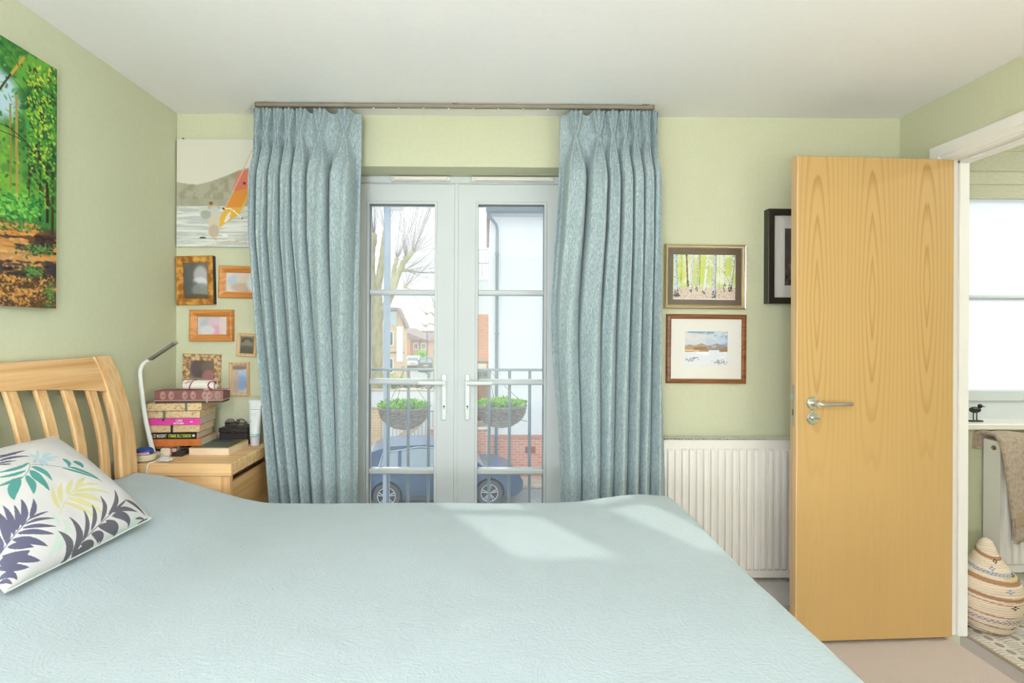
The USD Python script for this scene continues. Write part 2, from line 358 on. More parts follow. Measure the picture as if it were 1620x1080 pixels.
# ------------------------------------------------------------ French window
glass_m = pane_mat('window_glass', haze_veil=0.05)  # panes carry the painted haze veil
w1 = T('window_1', kind='structure', loc=((WX0 + WX1) / 2, 2.74, 0.02))
YI = 2.705                                   # inner face of the leaves
fr = .058
w1.part('window_frame', cat(box(WX0, WX0 + fr, YI + .012, YI + .082, .02, WZ, .004), box(WX1 - fr, WX1, YI + .012, YI + .082, .02, WZ, .004),
        box(WX0 + fr, WX1 - fr, YI + .012, YI + .082, WZ - .036, WZ, .004), box(WX0 + fr, WX1 - fr, YI + .012, YI + .082, .02, .06, .004)), upvc_m)
for x0, x1 in ((-.470, -.180), (-.075, .330)):   # trickle vents
    v = w1.part('trickle_vent', box(x0, x1, YI - .008, YI + .014, WZ - .030, WZ - .006, .004), gloss_m)
    w1.part('vent_slot', box(x0 + .012, x1 - .012, YI - .0095, YI - .007, WZ - .0275, WZ - .0255), plain('slot_grey', (170, 168, 158), 0.6), parent=v)
    for e in (x0 + .01, x1 - .018): w1.part('vent_cap', box(e, e + .008, YI - .011, YI - .006, WZ - .029, WZ - .007, .002), gloss_m, parent=v)
gasket_m = plain('grey_gasket', (126, 130, 132), 0.6)
ZB = (1.459, 1.0175, .575)                   # centres of the glazing bars
handle_m = plain('white_handle', (228, 234, 230), 0.25)
def leaf(a, b, ga, gb, hand):
    s = w1.part('sash', minus(box(a, b, YI, YI + .07, .062, WZ - .038, .008), box(ga, gb, YI - .1, YI + .2, .15, 1.893)), upvc_m)
    bead = minus(box(ga - .016, gb + .016, YI - .004, YI + .010, .134, 1.909, .006), box(ga + .001, gb - .001, YI - .1, YI + .2, .151, 1.892)); w1.part('glazing_bead', bead, upvc_m, parent=s)
    gs = minus(box(ga - .001, gb + .001, YI + .002, YI + .05, .149, 1.894), box(ga + .002, gb - .002, YI - .1, YI + .2, .152, 1.891)); w1.part('gasket', gs, gasket_m, parent=s)
    zs = [.154] + sorted(ZB) + [1.889]
    for k in range(4):
        lo, hi = zs[k] + (.013 if k else 0), zs[k + 1] - (.013 if k < 3 else 0)
        w1.part('pane', box(ga + .004, gb - .004, YI + .03, YI + .034, lo, hi), glass_m, False, parent=s)
    for z in ZB: w1.part('glazing_bar', box(ga - .002, gb + .002, YI + .006, YI + .058, z - .0135, z + .0135, .006), upvc_m, parent=s)
    hx = (gb + .048) if hand > 0 else (ga - .048)
    h = w1.part('handle', cat(box(hx - .014, hx + .014, YI - .012, YI + .001, .83, 1.06, .006), rod((hx, YI + .0, 1.0175), (hx, YI - .055, 1.0175), .0095, 14),
        tube([(hx, YI - .05, 1.0175), (hx - hand * .03, YI - .056, 1.0175), (hx - hand * .12, YI - .056, 1.0175)], [.0105, .0105, .0095], 12)), handle_m, parent=s)
    w1.part('keyhole', cat(rod((hx, YI - .0135, .90), (hx, YI - .011, .90), .005, 10), box(hx - .0015, hx + .0015, YI - .0135, YI - .011, .886, .90)), plain('keyhole_dark', (96, 100, 98), 0.5), parent=s)
leaf(-.686, -.1485, -.576, -.253, 1); leaf(-.1465, .391, -.042, .285, -1)
w1.part('meeting_strip', box(-.158, -.137, YI - .006, YI + .004, .064, WZ - .04, .003), upvc_m)
w1.part('sill', box(WX0, WX1, YW + .02, YI + .012, .005, .022, .004), upvc_m)

# ------------------------------------------------------------ bathroom window
w2 = T('window_2', kind='structure', loc=((BX0 + BX1) / 2, 2.72, BZ0))
YB2 = 2.70
w2.part('window_frame', minus(box(BX0, BX1, YB2, YB2 + .07, BZ0 - .005, BZ1, .006), box(BX0 + .06, BX1 - .06, YB2 - .1, YB2 + .2, BZ0 + .105, BZ1 - .06)), upvc_m)
g = G(); p = g.pos()[0]; h = g.noise(p, 110, 3.0, .6, (1, 1, .16))
tr = g.node('translucent_bsdf', 'BSDF', color=(.93, .96, .96)); di = g.node('glossy_bsdf', 'BSDF', color=(1, 1, 1), roughness=.25, normal=g.bump(h, .35, .004))
mx = g.node('mix_closure', 'closure', fac=0.08, closure1=tr, closure2=di)
frost_m = usdkit.material(stage, '/World/Looks/frosted_glass', g.n, g.l, surface=mx[1])
zt = BZ1 - .06
for a, b in ((BX0 + .06, 2.86), (2.89, BX1 - .06)):
    s = w2.part('sash', minus(box(a - .02, b + .02, YB2 - .012, YB2 + .05, BZ0 + .09, zt + .02, .006), box(a + .03, b - .03, YB2 - .1, YB2 + .2, BZ0 + .14, zt - .03)), upvc_m)
    for z0, z1 in ((BZ0 + .14, 1.441), (1.455, zt - .03)): w2.part('pane', box(a + .03, b - .03, YB2 + .02, YB2 + .026, z0, z1), frost_m, False, parent=s)
    w2.part('glazing_bar', box(a + .03, b - .03, YB2 + .008, YB2 + .04, 1.441, 1.455, .004), upvc_m, parent=s)
w2.part('sill', cat(box(BX0 + .001, BX1 - .001, YW - .001, YB2 + .002, BZ0 - .001, BZ0 + .005, .001), box(BX0 - .04, BX1 + .04, YW - .035, YW - .0005, BZ0 - .024, BZ0 + .005, .005)), gloss_m)
# ------------------------------------------------------------ the open oak-veneered door
def door_grain(name):
    g = G(); p, x, y, z = g.objpos()
    n1 = g.noise(p, 2.2, 2.0, .5, (1, 1, .35)); n2 = g.noise(p, 60, 3.0, .6, (1, .1, .02))
    def veneer(xc, zc, wd):                      # one cathedral: nested pointed ovals
        dx = g.m('absolute', g.m('subtract', x, xc)); dz = g.m('absolute', g.m('subtract', z, zc))
        zz_ = g.m('subtract', 1.0, g.m('power', g.m('add', g.m('multiply', dz, 1.5), 0.02), .75))
        return dx, dz
    xp = g.m('subtract', g.m('pingpong', g.m('add', x, 0.1175), 0.1175), 0.0)      # book-matched leaves of veneer 0.23 wide
    lean = g.m('multiply', g.m('subtract', n1, 0.5), 0.035)
    k = g.m('floor', g.m('divide', x, 0.235))
    zc = g.m('subtract', 1.38, g.m('multiply', g.m('modulo', g.m('multiply', k, 0.37), .22), .5))
    dz = g.m('absolute', g.m('subtract', z, zc))
    ax = g.m('sqrt', g.m('add', g.m('power', g.m('add', xp, lean), 2.0), 0.00001))
    v = g.m('add', ax, g.m('multiply', g.m('multiply', g.m('power', dz, 1.15), 0.105), g.m('exponent', g.m('multiply', ax, -22.0))))
    v = g.m('add', v, g.m('multiply', g.m('subtract', g.noise(p, 14, 2.0, .5, (1, 1, .12)), 0.5), 0.006))
    fr_ = g.m('fraction', g.m('multiply', v, 62.0))
    line = g.m('smoothmax', g.m('subtract', 1.0, g.m('multiply', g.m('subtract', 1.0, fr_), 2.6)), g.m('subtract', 1.0, g.m('multiply', fr_, 9.0)), 0.05, clamp=True)
    line = g.m('multiply', line, g.m('add', .55, g.m('multiply', g.m('exponent', g.m('multiply', ax, -26.0)), .8)))
    fade = g.node('map_range', 'result', range_type='smoothstep', value=z, from_min=.55, from_max=1.30, to_min=.10, to_max=1.0)
    t = g.m('multiply', g.m('multiply', line, 0.72), fade)
    col = g.mix(t, L3((206, 174, 116)), L3((164, 122, 68)))
    col = g.mix(g.m('multiply', n2, .40), col, L3((190, 153, 96)))
    col = g.mix(0.3, col, L3((190, 144, 80)))
    return g.done(name, base_color=col, roughness=0.33, specular_ior_level=0.45)
dg = door_grain('oak_veneer'); chrome = plain('polished_chrome', (205, 208, 206), 0.08, 1.0)
steel_m = plain('satin_steel', (186, 184, 170), 0.35, 0.9)
lip_m = wood('oak_lipping', (200, 160, 110), (218, 182, 132), (228, 196, 150), 'z')
DW = .673
door = T('door_1', kind='structure', loc=(1.928, 2.2985, 0.0), rz=3.2, local=True)   # base at the hinge line; the leaf runs towards -x
door.part('door_leaf', box(-DW + .006, 0, -.040, 0, .014, 1.985, .0015), dg)
door.part('lipping', box(-DW, -DW + .0065, -.040, 0, .014, 1.985, .0015), lip_m)
fp = door.part('lock_faceplate', box(-DW - .0015, -DW + .002, -.029, -.009, .885, 1.055, .0006), steel_m)
door.part('latch_bolt', prism([(-DW - .010, -.013), (-DW, -.026), (-DW, -.012)], .995, 1.018), steel_m, parent=fp)
door.part('keep_slot', box(-DW - .0022, -DW, -.022, -.017, .93, .955), plain('slot_dark', (60, 54, 46), 0.6), parent=fp)
for z in (.895, 1.045): door.part('screw', rod((-DW - .0022, -.019, z), (-DW, -.019, z), .004, 10), steel_m, parent=fp)
hx = -DW + .068
rose = door.part('handle_rose', lathe([(.026, 0), (.026, .006), (.0235, .009), (.012, .010), (.0115, .045), (0, .046)], (hx, -.040, .982), 32, 'y'), chrome)
door.part('lever', cat(tube([(hx, -.077, .982), (hx + .012, -.083, .982), (hx + .03, -.084, .982), (hx + .135, -.084, .983)], [.0105, .0095, .0085, .0085], 16)), chrome, parent=rose)
esc = door.part('escutcheon', lathe([(.026, 0), (.026, .006), (.0235, .009), (0, .0095)], (hx, -.040, .922), 32, 'y'), chrome)
door.part('thumb_turn', cat(rod((hx, -.048, .922), (hx, -.060, .922), .010, 16), box(hx - .013, hx + .013, -.074, -.058, .919, .925, .002)), chrome, parent=esc)
for z in (.25, 1.05, 1.76): door.part('hinge', cat(rod((.004, -.0, z - .05), (.004, -.0, z + .05), .006, 12), box(-.002, .002, -.036, -.002, z - .05, z + .05)), steel_m)
# ------------------------------------------------------------ bed
oak_y = wood('oak_along_y', (206, 156, 100), (225, 180, 124), (238, 200, 148), 'y')
oak_z = wood('oak_along_z', (208, 160, 104), (228, 185, 130), (240, 204, 154), 'z')
oak_x = wood('oak_along_x', (220, 174, 120), (238, 196, 140), (246, 212, 158), 'x')
bed = T('bed', 'oak slatted sleigh bed, its headboard against the green left wall', 'bed', (-.35, 1.26, 0))
HP = A([(-1.404, 1.171), (-1.390, 1.150), (-1.378, 1.122), (-1.351, 1.045), (-1.331, .977), (-1.314, .901), (-1.306, .832), (-1.300, .742), (-1.298, .3), (-1.298, 0.0)])
def hx_at(z): return np.interp(z, HP[::-1, 1], HP[::-1, 0])
def curved(y0, y1, z0, z1, off, th, n=14, b=.004):
    zs = np.linspace(z1, z0, n); f = hx_at(zs) - off; p = np.stack([f, zs], 1)
    nr = np.stack([np.gradient(zs), -np.gradient(f)], 1); nr /= np.linalg.norm(nr, axis=1, keepdims=True); nr *= np.sign(-nr[:, :1])
    q = p + nr * th; return cat(hull_strip(p, q, y0, y1, b))
def hull_strip(p, q, y0, y1, b):
    # a bar with chamfered long edges following the profile p (front) and q (back)
    V = []; k = 8
    for a, c in zip(p, q):
        d = (c - a); t = d / np.linalg.norm(d) * b
        V += [(*(a), y0 + b), (*(a), y1 - b), (*(a + t), y1), (*(c - t), y1), (*c, y1 - b), (*c, y0 + b), (*(c - t), y0), (*(a + t), y0)]
    V = A(V)[:, [0, 2, 1]]; n = len(p); F = []
    for i in range(n - 1):
        for j in range(k):
            j2 = (j + 1) % k; F += [(i * k + j, i * k + j2, (i + 1) * k + j2), (i * k + j, (i + 1) * k + j2, (i + 1) * k + j)]
    for j in range(1, k - 1): F += [(0, j + 1, j), ((n - 1) * k, (n - 1) * k + j, (n - 1) * k + j + 1)]
    m = trimesh.Trimesh(V, F, process=False)
    if m.volume < 0: m.invert()
    return m
for y0, y1 in ((1.975, 2.07), (.45, .545)): bed.part('headboard_post', curved(y0, y1, 0, 1.171, 0, .030, 22, .006), oak_z)
rail_pts = []
ys = np.linspace(.545, 1.975, 40); u = (ys - 1.26) / .715
rail = []
zt_ = 1.168 + 0 * ys; zb = 1.046 + .053 * np.clip(1 - np.abs(u) ** 2.2, 0, 1)
V = []
for y, b_, t_ in zip(ys, zb, zt_):
    for z in np.linspace(t_, b_, 6): V.append((hx_at(z) - .004, y, z))
    for z in np.linspace(b_, t_, 6): V.append((hx_at(z) - .030, y, z))
F = []; k = 12
for i in range(39):
    for j in range(k): F += [(i * k + j, i * k + (j + 1) % k, (i + 1) * k + (j + 1) % k), (i * k + j, (i + 1) * k + (j + 1) % k, (i + 1) * k + j)]
for j in range(1, k - 1): F += [(0, j + 1, j), (39 * k, 39 * k + j, 39 * k + j + 1)]
m = trimesh.Trimesh(A(V), F, process=False)
if m.volume < 0: m.invert()
bed.part('top_rail', m, oak_y, 25)
bed.part('lower_rail', curved(.545, 1.975, .42, .50, .006, .024), oak_y)
yc = [1.915 - .1045 * i for i in range(14)]
for y in yc: bed.part('headboard_slat', curved(y - .0215, y + .0215, .49, 1.115, .009, .014, 12, .004), oak_z)
for y in (2.03, .49): bed.part('side_rail', box(-1.29, .60, y - .02, y + .02, .22, .38, .004), oak_x)
bed.part('foot_rail', box(.60, .64, .47, 2.05, .22, .40, .004), oak_y)
for y in (2.03, .49): bed.part('leg', box(.585, .645, y - .03, y + .03, 0, .40, .005), oak_z)
white_cloth = mottled('white_cotton', (226, 226, 222), (238, 238, 234), 60, .9, bump=.2, bscale=200)
bed.part('mattress', box(-1.275, .595, .535, 2.0, .385, .575, .04), white_cloth)

# the bedspread: one sheet laid over mattress and pillows
g = G(); p, px_, py_, pz_ = g.pos()
w = g.noise(p, 7.0, 3.0, .6)
warp = g.node('vector_math', 'vector', math_type='add', vector1=p, vector2=g.node('vector_math', 'vector', math_type='scale', vector1=g.node('noise_texture', 'color', vector=p, scale=6.0, detail=2.0), scale=.09))
ridges = g.m('sine', g.m('multiply', g.node('noise_texture', 'fac', vector=warp, scale=9.0, detail=1.0), 95.0))
ridges = g.m('multiply', g.m('smoothmax', ridges, -0.2, .4), 0.6)
fine = g.noise(p, 190, 2.0, .5, (1, 1, 1)); fold = g.noise(p, 60, 4.0, .65, (1, 2.4, 1))
h = g.m('add', g.m('multiply', ridges, .10), g.m('add', g.m('multiply', fold, .55), g.m('multiply', fine, .35)))
spread_m = g.done('aqua_bedspread', base_color=g.mix(g.m('multiply', w, .5), L3((174, 187, 189)), L3((182, 195, 196))), roughness=.9, specular_ior_level=.15, sheen_weight=.2, normal=g.bump(h, .55, .007))
X0s, X1s, Y0s, Y1s, RC = -1.295, .715, .43, 2.085, .055
def top_z(x, y):
    far = sst(1.55, 2.0, y) + sst(.95, .55, y)
    mound = (1 - far) * (.172) * sst(-.82, -1.29, x) + far * .112 * sst(-.76, -1.30, x)
    foot = .024 * np.exp(-((x - .56) / .20) ** 2) * sst(1.35, 2.0, y) + .010 * np.exp(-((x - .62) / .2) ** 2)
    dip = .002 * sst(-.6, -.2, x) * sst(.4, 0.0, x) * sst(1.7, 2.05, y)
    q = np.stack([x * 3.2, y * 3.2, 0 * x + 1.3], -1); r = np.stack([x * 11, y * 16, 0 * x + 5.3], -1)
    return .629 + mound + foot + dip + .012 * (meshkit.fbm(q, 3, 3) - .5) + .004 * (meshkit.fbm(r, 2, 5) - .5)
def spread_grid():
    a = np.concatenate([[X0s], np.linspace(X0s + .01, X1s - .02, 190), X1s + np.concatenate([np.linspace(-.01, .10, 16), np.linspace(.12, .50, 16)])])
    lo = Y0s - np.concatenate([np.linspace(.50, .12, 14), np.linspace(.10, -.01, 12)]); hi = Y1s + np.concatenate([np.linspace(-.01, .10, 16), np.linspace(.12, .40, 14)])
    b = np.concatenate([lo, np.linspace(Y0s + .02, Y1s - .02, 150), hi]); p, q = np.meshgrid(a, b, indexing='xy')
    def over(t, lo_, hi_):                 # distance past the edges, with the side
        d = np.where(t > hi_, t - hi_, np.where(t < lo_, lo_ - t, 0)); return d, np.where(t > hi_, 1.0, -1.0)
    xe, ye0, ye1 = X1s - RC, Y0s + RC, Y1s - RC
    dx, sx = over(p, -9, xe); dy, sy = over(q, ye0, ye1)
    def rnd(d): ang = np.minimum(d / RC, math.pi / 2); return np.where(d > 0, RC * np.sin(ang), 0), np.where(d > 0, RC * (1 - np.cos(ang)) + np.maximum(d - RC * math.pi / 2, 0), 0)
    ox, zx_ = rnd(dx); oy, zy_ = rnd(dy); x = np.minimum(p, xe) + ox; y = np.clip(q, ye0, ye1) + sy * oy
    fall = np.maximum(zx_, zy_) + .25 * np.minimum(zx_, zy_)
    hang = sst(.05, .3, fall)
    wav = .012 * hang * np.sin(13 * (p + q) + 2 * np.sin(5 * (p - q)))
    x = x + np.where(dx > 0, wav, 0); y = y + np.where(dy > 0, sy * wav, 0)
    z = np.maximum(top_z(np.minimum(p, xe), np.clip(q, ye0, ye1)) - fall, .09)
    return np.stack([x, y, z], -1)
solo('bedspread', shell(spread_grid(), .010), spread_m, 'pale aqua embossed bedspread spread over the whole bed', 'bedspread', smooth=True)
# two pillows under it carry the raised part
def pillow_shape(O, U, V, T_, n=40, pw=.5, nz=0.0, corner=.10):
    s_, t_ = np.meshgrid(np.linspace(0, 1, n), np.linspace(0, 1, n)); a, b = 2 * s_ - 1, 2 * t_ - 1
    th = ((1 - np.abs(a) ** 2.6) * (1 - np.abs(b) ** 2.6)) ** pw
    pin_s = 1 - corner * (1 - b ** 2) * np.abs(a) ** 3; pin_t = 1 - corner * (1 - a ** 2) * np.abs(b) ** 3
    s2, t2 = (a * pin_s + 1) / 2, (b * pin_t + 1) / 2; N = np.cross(U, V); N = N / np.linalg.norm(N)
    base = A(O) + s2[..., None] * A(U) + t2[..., None] * A(V)
    if nz: th = th * (1 + nz * (meshkit.fbm(np.stack([s_ * 4, t_ * 4, 0 * s_], -1), 3, 9) - .5))
    return base, N, th * T_, s_, t_
# (the pillows themselves are wholly hidden by the bedspread)

# patterned cushion leaning on the pillow mound
LEAVES = {"P":[[0.776,0.296,0.701,0.307,0.652,0.302,0.006],[0.801,0.279,0.717,0.281,0.65,0.242,0.008],[0.823,0.266,0.747,0.242,0.671,0.187,0.0096],[0.852,0.25,0.775,0.217,0.701,0.151,0.0128],[0.883,0.232,0.816,0.181,0.756,0.104,0.0168],[0.915,0.207,0.859,0.181,0.821,0.134,0.016],[0.95,0.182,0.887,0.096,0.813,0.05,0.0184],[0.971,0.157,0.919,0.121,0.842,0.129,0.028],[0.984,0.136,0.939,0.083,0.875,0.047,0.016],[0.761,0.303,0.702,0.343,0.664,0.421,0.012],[0.816,0.278,0.741,0.356,0.711,0.45,0.0136],[0.844,0.266,0.788,0.339,0.761,0.431,0.0112],[0.866,0.25,0.818,0.35,0.798,0.458,0.0136],[0.908,0.221,0.856,0.332,0.84,0.429,0.0176],[0.945,0.196,0.922,0.257,0.913,0.338,0.0144],[1.0,0.08,0.946,0.081,0.941,0.019,0.0136],[1.0,0.063,0.979,0.053,0.966,0.015,0.0088]],"p_stem":[[0.964,0.183,0.892,0.24,0.761,0.303,0.002]],"B":[[0.674,0.0,0.602,0.04,0.679,0.162,0.0208],[0.627,0.007,0.534,0.07,0.572,0.224,0.0192],[0.564,0.041,0.486,0.105,0.465,0.229,0.0124],[0.493,0.079,0.418,0.148,0.395,0.243,0.0121],[0.415,0.104,0.312,0.181,0.307,0.281,0.0123],[0.347,0.127,0.212,0.18,0.176,0.285,0.0133],[0.305,0.132,0.233,0.15,0.143,0.181,0.0072],[0.619,0.004,0.484,0.0,0.489,0.005,0.0176],[0.573,0.033,0.493,0.023,0.467,0.0,0.012],[0.496,0.062,0.401,0.02,0.421,0.0,0.0203],[0.441,0.085,0.32,0.038,0.301,0.0,0.0224],[0.38,0.098,0.297,0.038,0.301,0.0,0.0178],[0.327,0.109,0.193,0.079,0.208,0.001,0.0226],[0.307,0.127,0.2,0.139,0.112,0.063,0.0138],[0.126,0.0,0.065,0.0,0.025,0.0,0.0056],[0.074,0.0,0.057,0.005,0.03,0.001,0.0044],[0.151,0.028,0.106,0.03,0.059,0.001,0.0056],[0.155,0.177,0.078,0.128,0.053,0.024,0.0154]],"b_stem":[[0.68,0.0,0.493,0.079,0.143,0.181,0.0021]],"T":[[0.504,0.69,0.595,0.658,0.681,0.69,0.0104],[0.562,0.634,0.632,0.627,0.704,0.655,0.009],[0.602,0.595,0.665,0.589,0.744,0.593,0.0101],[0.521,0.65,0.482,0.601,0.493,0.499,0.0166],[0.547,0.626,0.54,0.557,0.562,0.431,0.0212],[0.585,0.601,0.591,0.527,0.646,0.447,0.0176],[0.623,0.588,0.705,0.551,0.74,0.458,0.0224],[0.307,0.651,0.277,0.608,0.337,0.564,0.0142],[0.263,0.604,0.219,0.577,0.247,0.529,0.019],[0.378,0.576,0.302,0.501,0.221,0.392,0.0081],[0.343,0.569,0.249,0.506,0.215,0.371,0.011]],"t_stem":[[0.504,0.69,0.531,0.625,0.628,0.586,0.0016],[0.51,0.664,0.428,0.636,0.348,0.563,0.0018]],"O":[[0.585,0.29,0.582,0.376,0.524,0.455,0.012],[0.552,0.328,0.522,0.41,0.456,0.462,0.0128],[0.492,0.362,0.445,0.426,0.386,0.457,0.012],[0.421,0.38,0.362,0.429,0.303,0.446,0.0128],[0.446,0.372,0.314,0.366,0.233,0.263,0.0115],[0.471,0.358,0.363,0.318,0.32,0.215,0.0173],[0.503,0.345,0.407,0.287,0.37,0.142,0.0162],[0.542,0.329,0.449,0.27,0.426,0.103,0.0124],[0.388,0.396,0.322,0.398,0.254,0.358,0.0089]],"o_stem":[[0.607,0.259,0.529,0.348,0.306,0.442,0.002]],"S":[[0.777,0.048,0.676,0.09,0.688,0.186,0.0136],[0.727,0.033,0.641,0.119,0.585,0.219,0.012],[0.658,0.18,0.643,0.239,0.642,0.284,0.0096],[0.617,0.224,0.604,0.184,0.618,0.108,0.0104],[0.223,0.0,0.162,0.0,0.127,0.061,0.0179],[0.183,0.0,0.138,0.0,0.112,0.006,0.012],[0.308,0.0,0.245,0.0,0.233,0.008,0.0088],[0.896,0.012,0.825,0.005,0.808,0.016,0.005]],"E":[[0.427,0.71,0.438,0.743,0.425,0.776,0.0119],[0.427,0.71,0.461,0.701,0.491,0.667,0.008],[0.415,0.713,0.44,0.658,0.476,0.621,0.0096],[0.427,0.71,0.401,0.753,0.369,0.788,0.008],[0.408,0.71,0.341,0.734,0.324,0.717,0.0109],[0.413,0.703,0.351,0.684,0.307,0.676,0.0109],[0.416,0.688,0.386,0.666,0.344,0.656,0.0091],[0.413,0.703,0.419,0.648,0.437,0.625,0.0083]],"Q":[[0.6,0.805,0.492,0.831,0.419,0.818,0.0103],[0.62,0.777,0.51,0.796,0.447,0.748,0.009],[0.635,0.756,0.58,0.758,0.533,0.743,0.0064],[0.638,0.752,0.602,0.726,0.574,0.727,0.0054],[0.58,0.833,0.521,0.826,0.488,0.803,0.0068]]}
def cushion():
    W = 360; pic = Pic(W, W, (207, 204, 200), .393 / .446)
    cols = dict(P=(97, 97, 116), B=(101, 99, 104), T=(84, 146, 138), O=(204, 197, 146), S=(192, 206, 192), E=(174, 194, 200), Q=(97, 97, 116))
    more = {'T': (.62, -.10), 'O': (.80, .05), 'S': (.85, .2), 't_stem': (.62, -.10), 'o_stem': (.80, .05)}
    for kk, (ds, dt) in more.items(): LEAVES[kk] = LEAVES[kk] + [[a + ds, b + dt, c + ds, d + dt, e + ds, f + dt, w] for a, b, c, d, e, f, w in LEAVES[kk]]
    for k in ('S', 'E', 'O', 'T', 'P', 'B', 'Q'):
        for kk in (k.lower() + '_stem', k.upper() + '_stem', k):
            for b0, b1, c0, c1, t0, t1, wd in LEAVES.get(kk, []):
                t = np.linspace(0, 1, 14)[:, None]; P = (1 - t) ** 2 * A([b0, b1]) + 2 * t * (1 - t) * A([c0, c1]) + t ** 2 * A([t0, t1])
                d = np.gradient(P, axis=0) * [.446, .393]; d /= np.linalg.norm(d, axis=1, keepdims=True) + 1e-9; nrm = np.stack([-d[:, 1], d[:, 0]], 1) / [.446, .393]
                prof = (np.sin(np.pi * t ** .8) ** .8 if kk == k else np.ones_like(t)) * wd / 2
                pic.poly(np.vstack([P + nrm * prof, (P - nrm * prof)[::-1]]), cols[k], 1.0)
    grid = pic.c
    BR, BL, TR = A([-.978, 1.616, .716]), A([-1.004, 1.157, .716]), A([-1.272, 1.628, .952]); U, V = BL - BR, TR - BR
    base, N, th, s_, t_ = pillow_shape(BR, U, V, .072, W, .5, .25, .06)
    N = -N if N[0] < 0 else N
    base = base + 0.012 * np.stack([0 * s_, 0 * s_, -(np.sin(np.pi * s_) * (1 - t_))], -1)
    front = base + N * th[..., None]; k = 6; bk = (base - N * (th * .75)[..., None])[::k, ::k]
    back_n = bk.shape[0]
    F1 = grid_faces(W, W); F2 = grid_faces(back_n, back_n)
    if np.dot(np.cross(U, V), N) < 0: F1 = F1[:, ::-1]
    else: F2 = F2[:, ::-1]
    m = trimesh.Trimesh(np.vstack([front.reshape(-1, 3), bk.reshape(-1, 3)]), np.vstack([F1, F2 + W * W]), process=False)
    col = np.vstack([grid.reshape(-1, 3), grid[::k, ::k].reshape(-1, 3)])
    g = G(); c = g.node('attribute', 'color', attribute='Cd'); p = g.pos()[0]
    mat = g.done('leaf_print_cotton', base_color=c, roughness=.85, specular_ior_level=.15, normal=g.bump(g.noise(p, 420, 2.0), .18, .002))
    t = T('cushion', 'white cushion printed with grey, teal and yellow palm leaves, leaning on the bed', 'cushion', (-1.08, 1.36, .70))
    t.part('cover', m, mat, True, color=col)
    e = np.concatenate([base[0, ::10], base[::10, -1], base[-1, ::-10], base[::-10, 0]])
    t.part('seam_piping', tube(e, .0022, 6, True), plain('piping_cloth', (226, 224, 220), .8))
cushion()
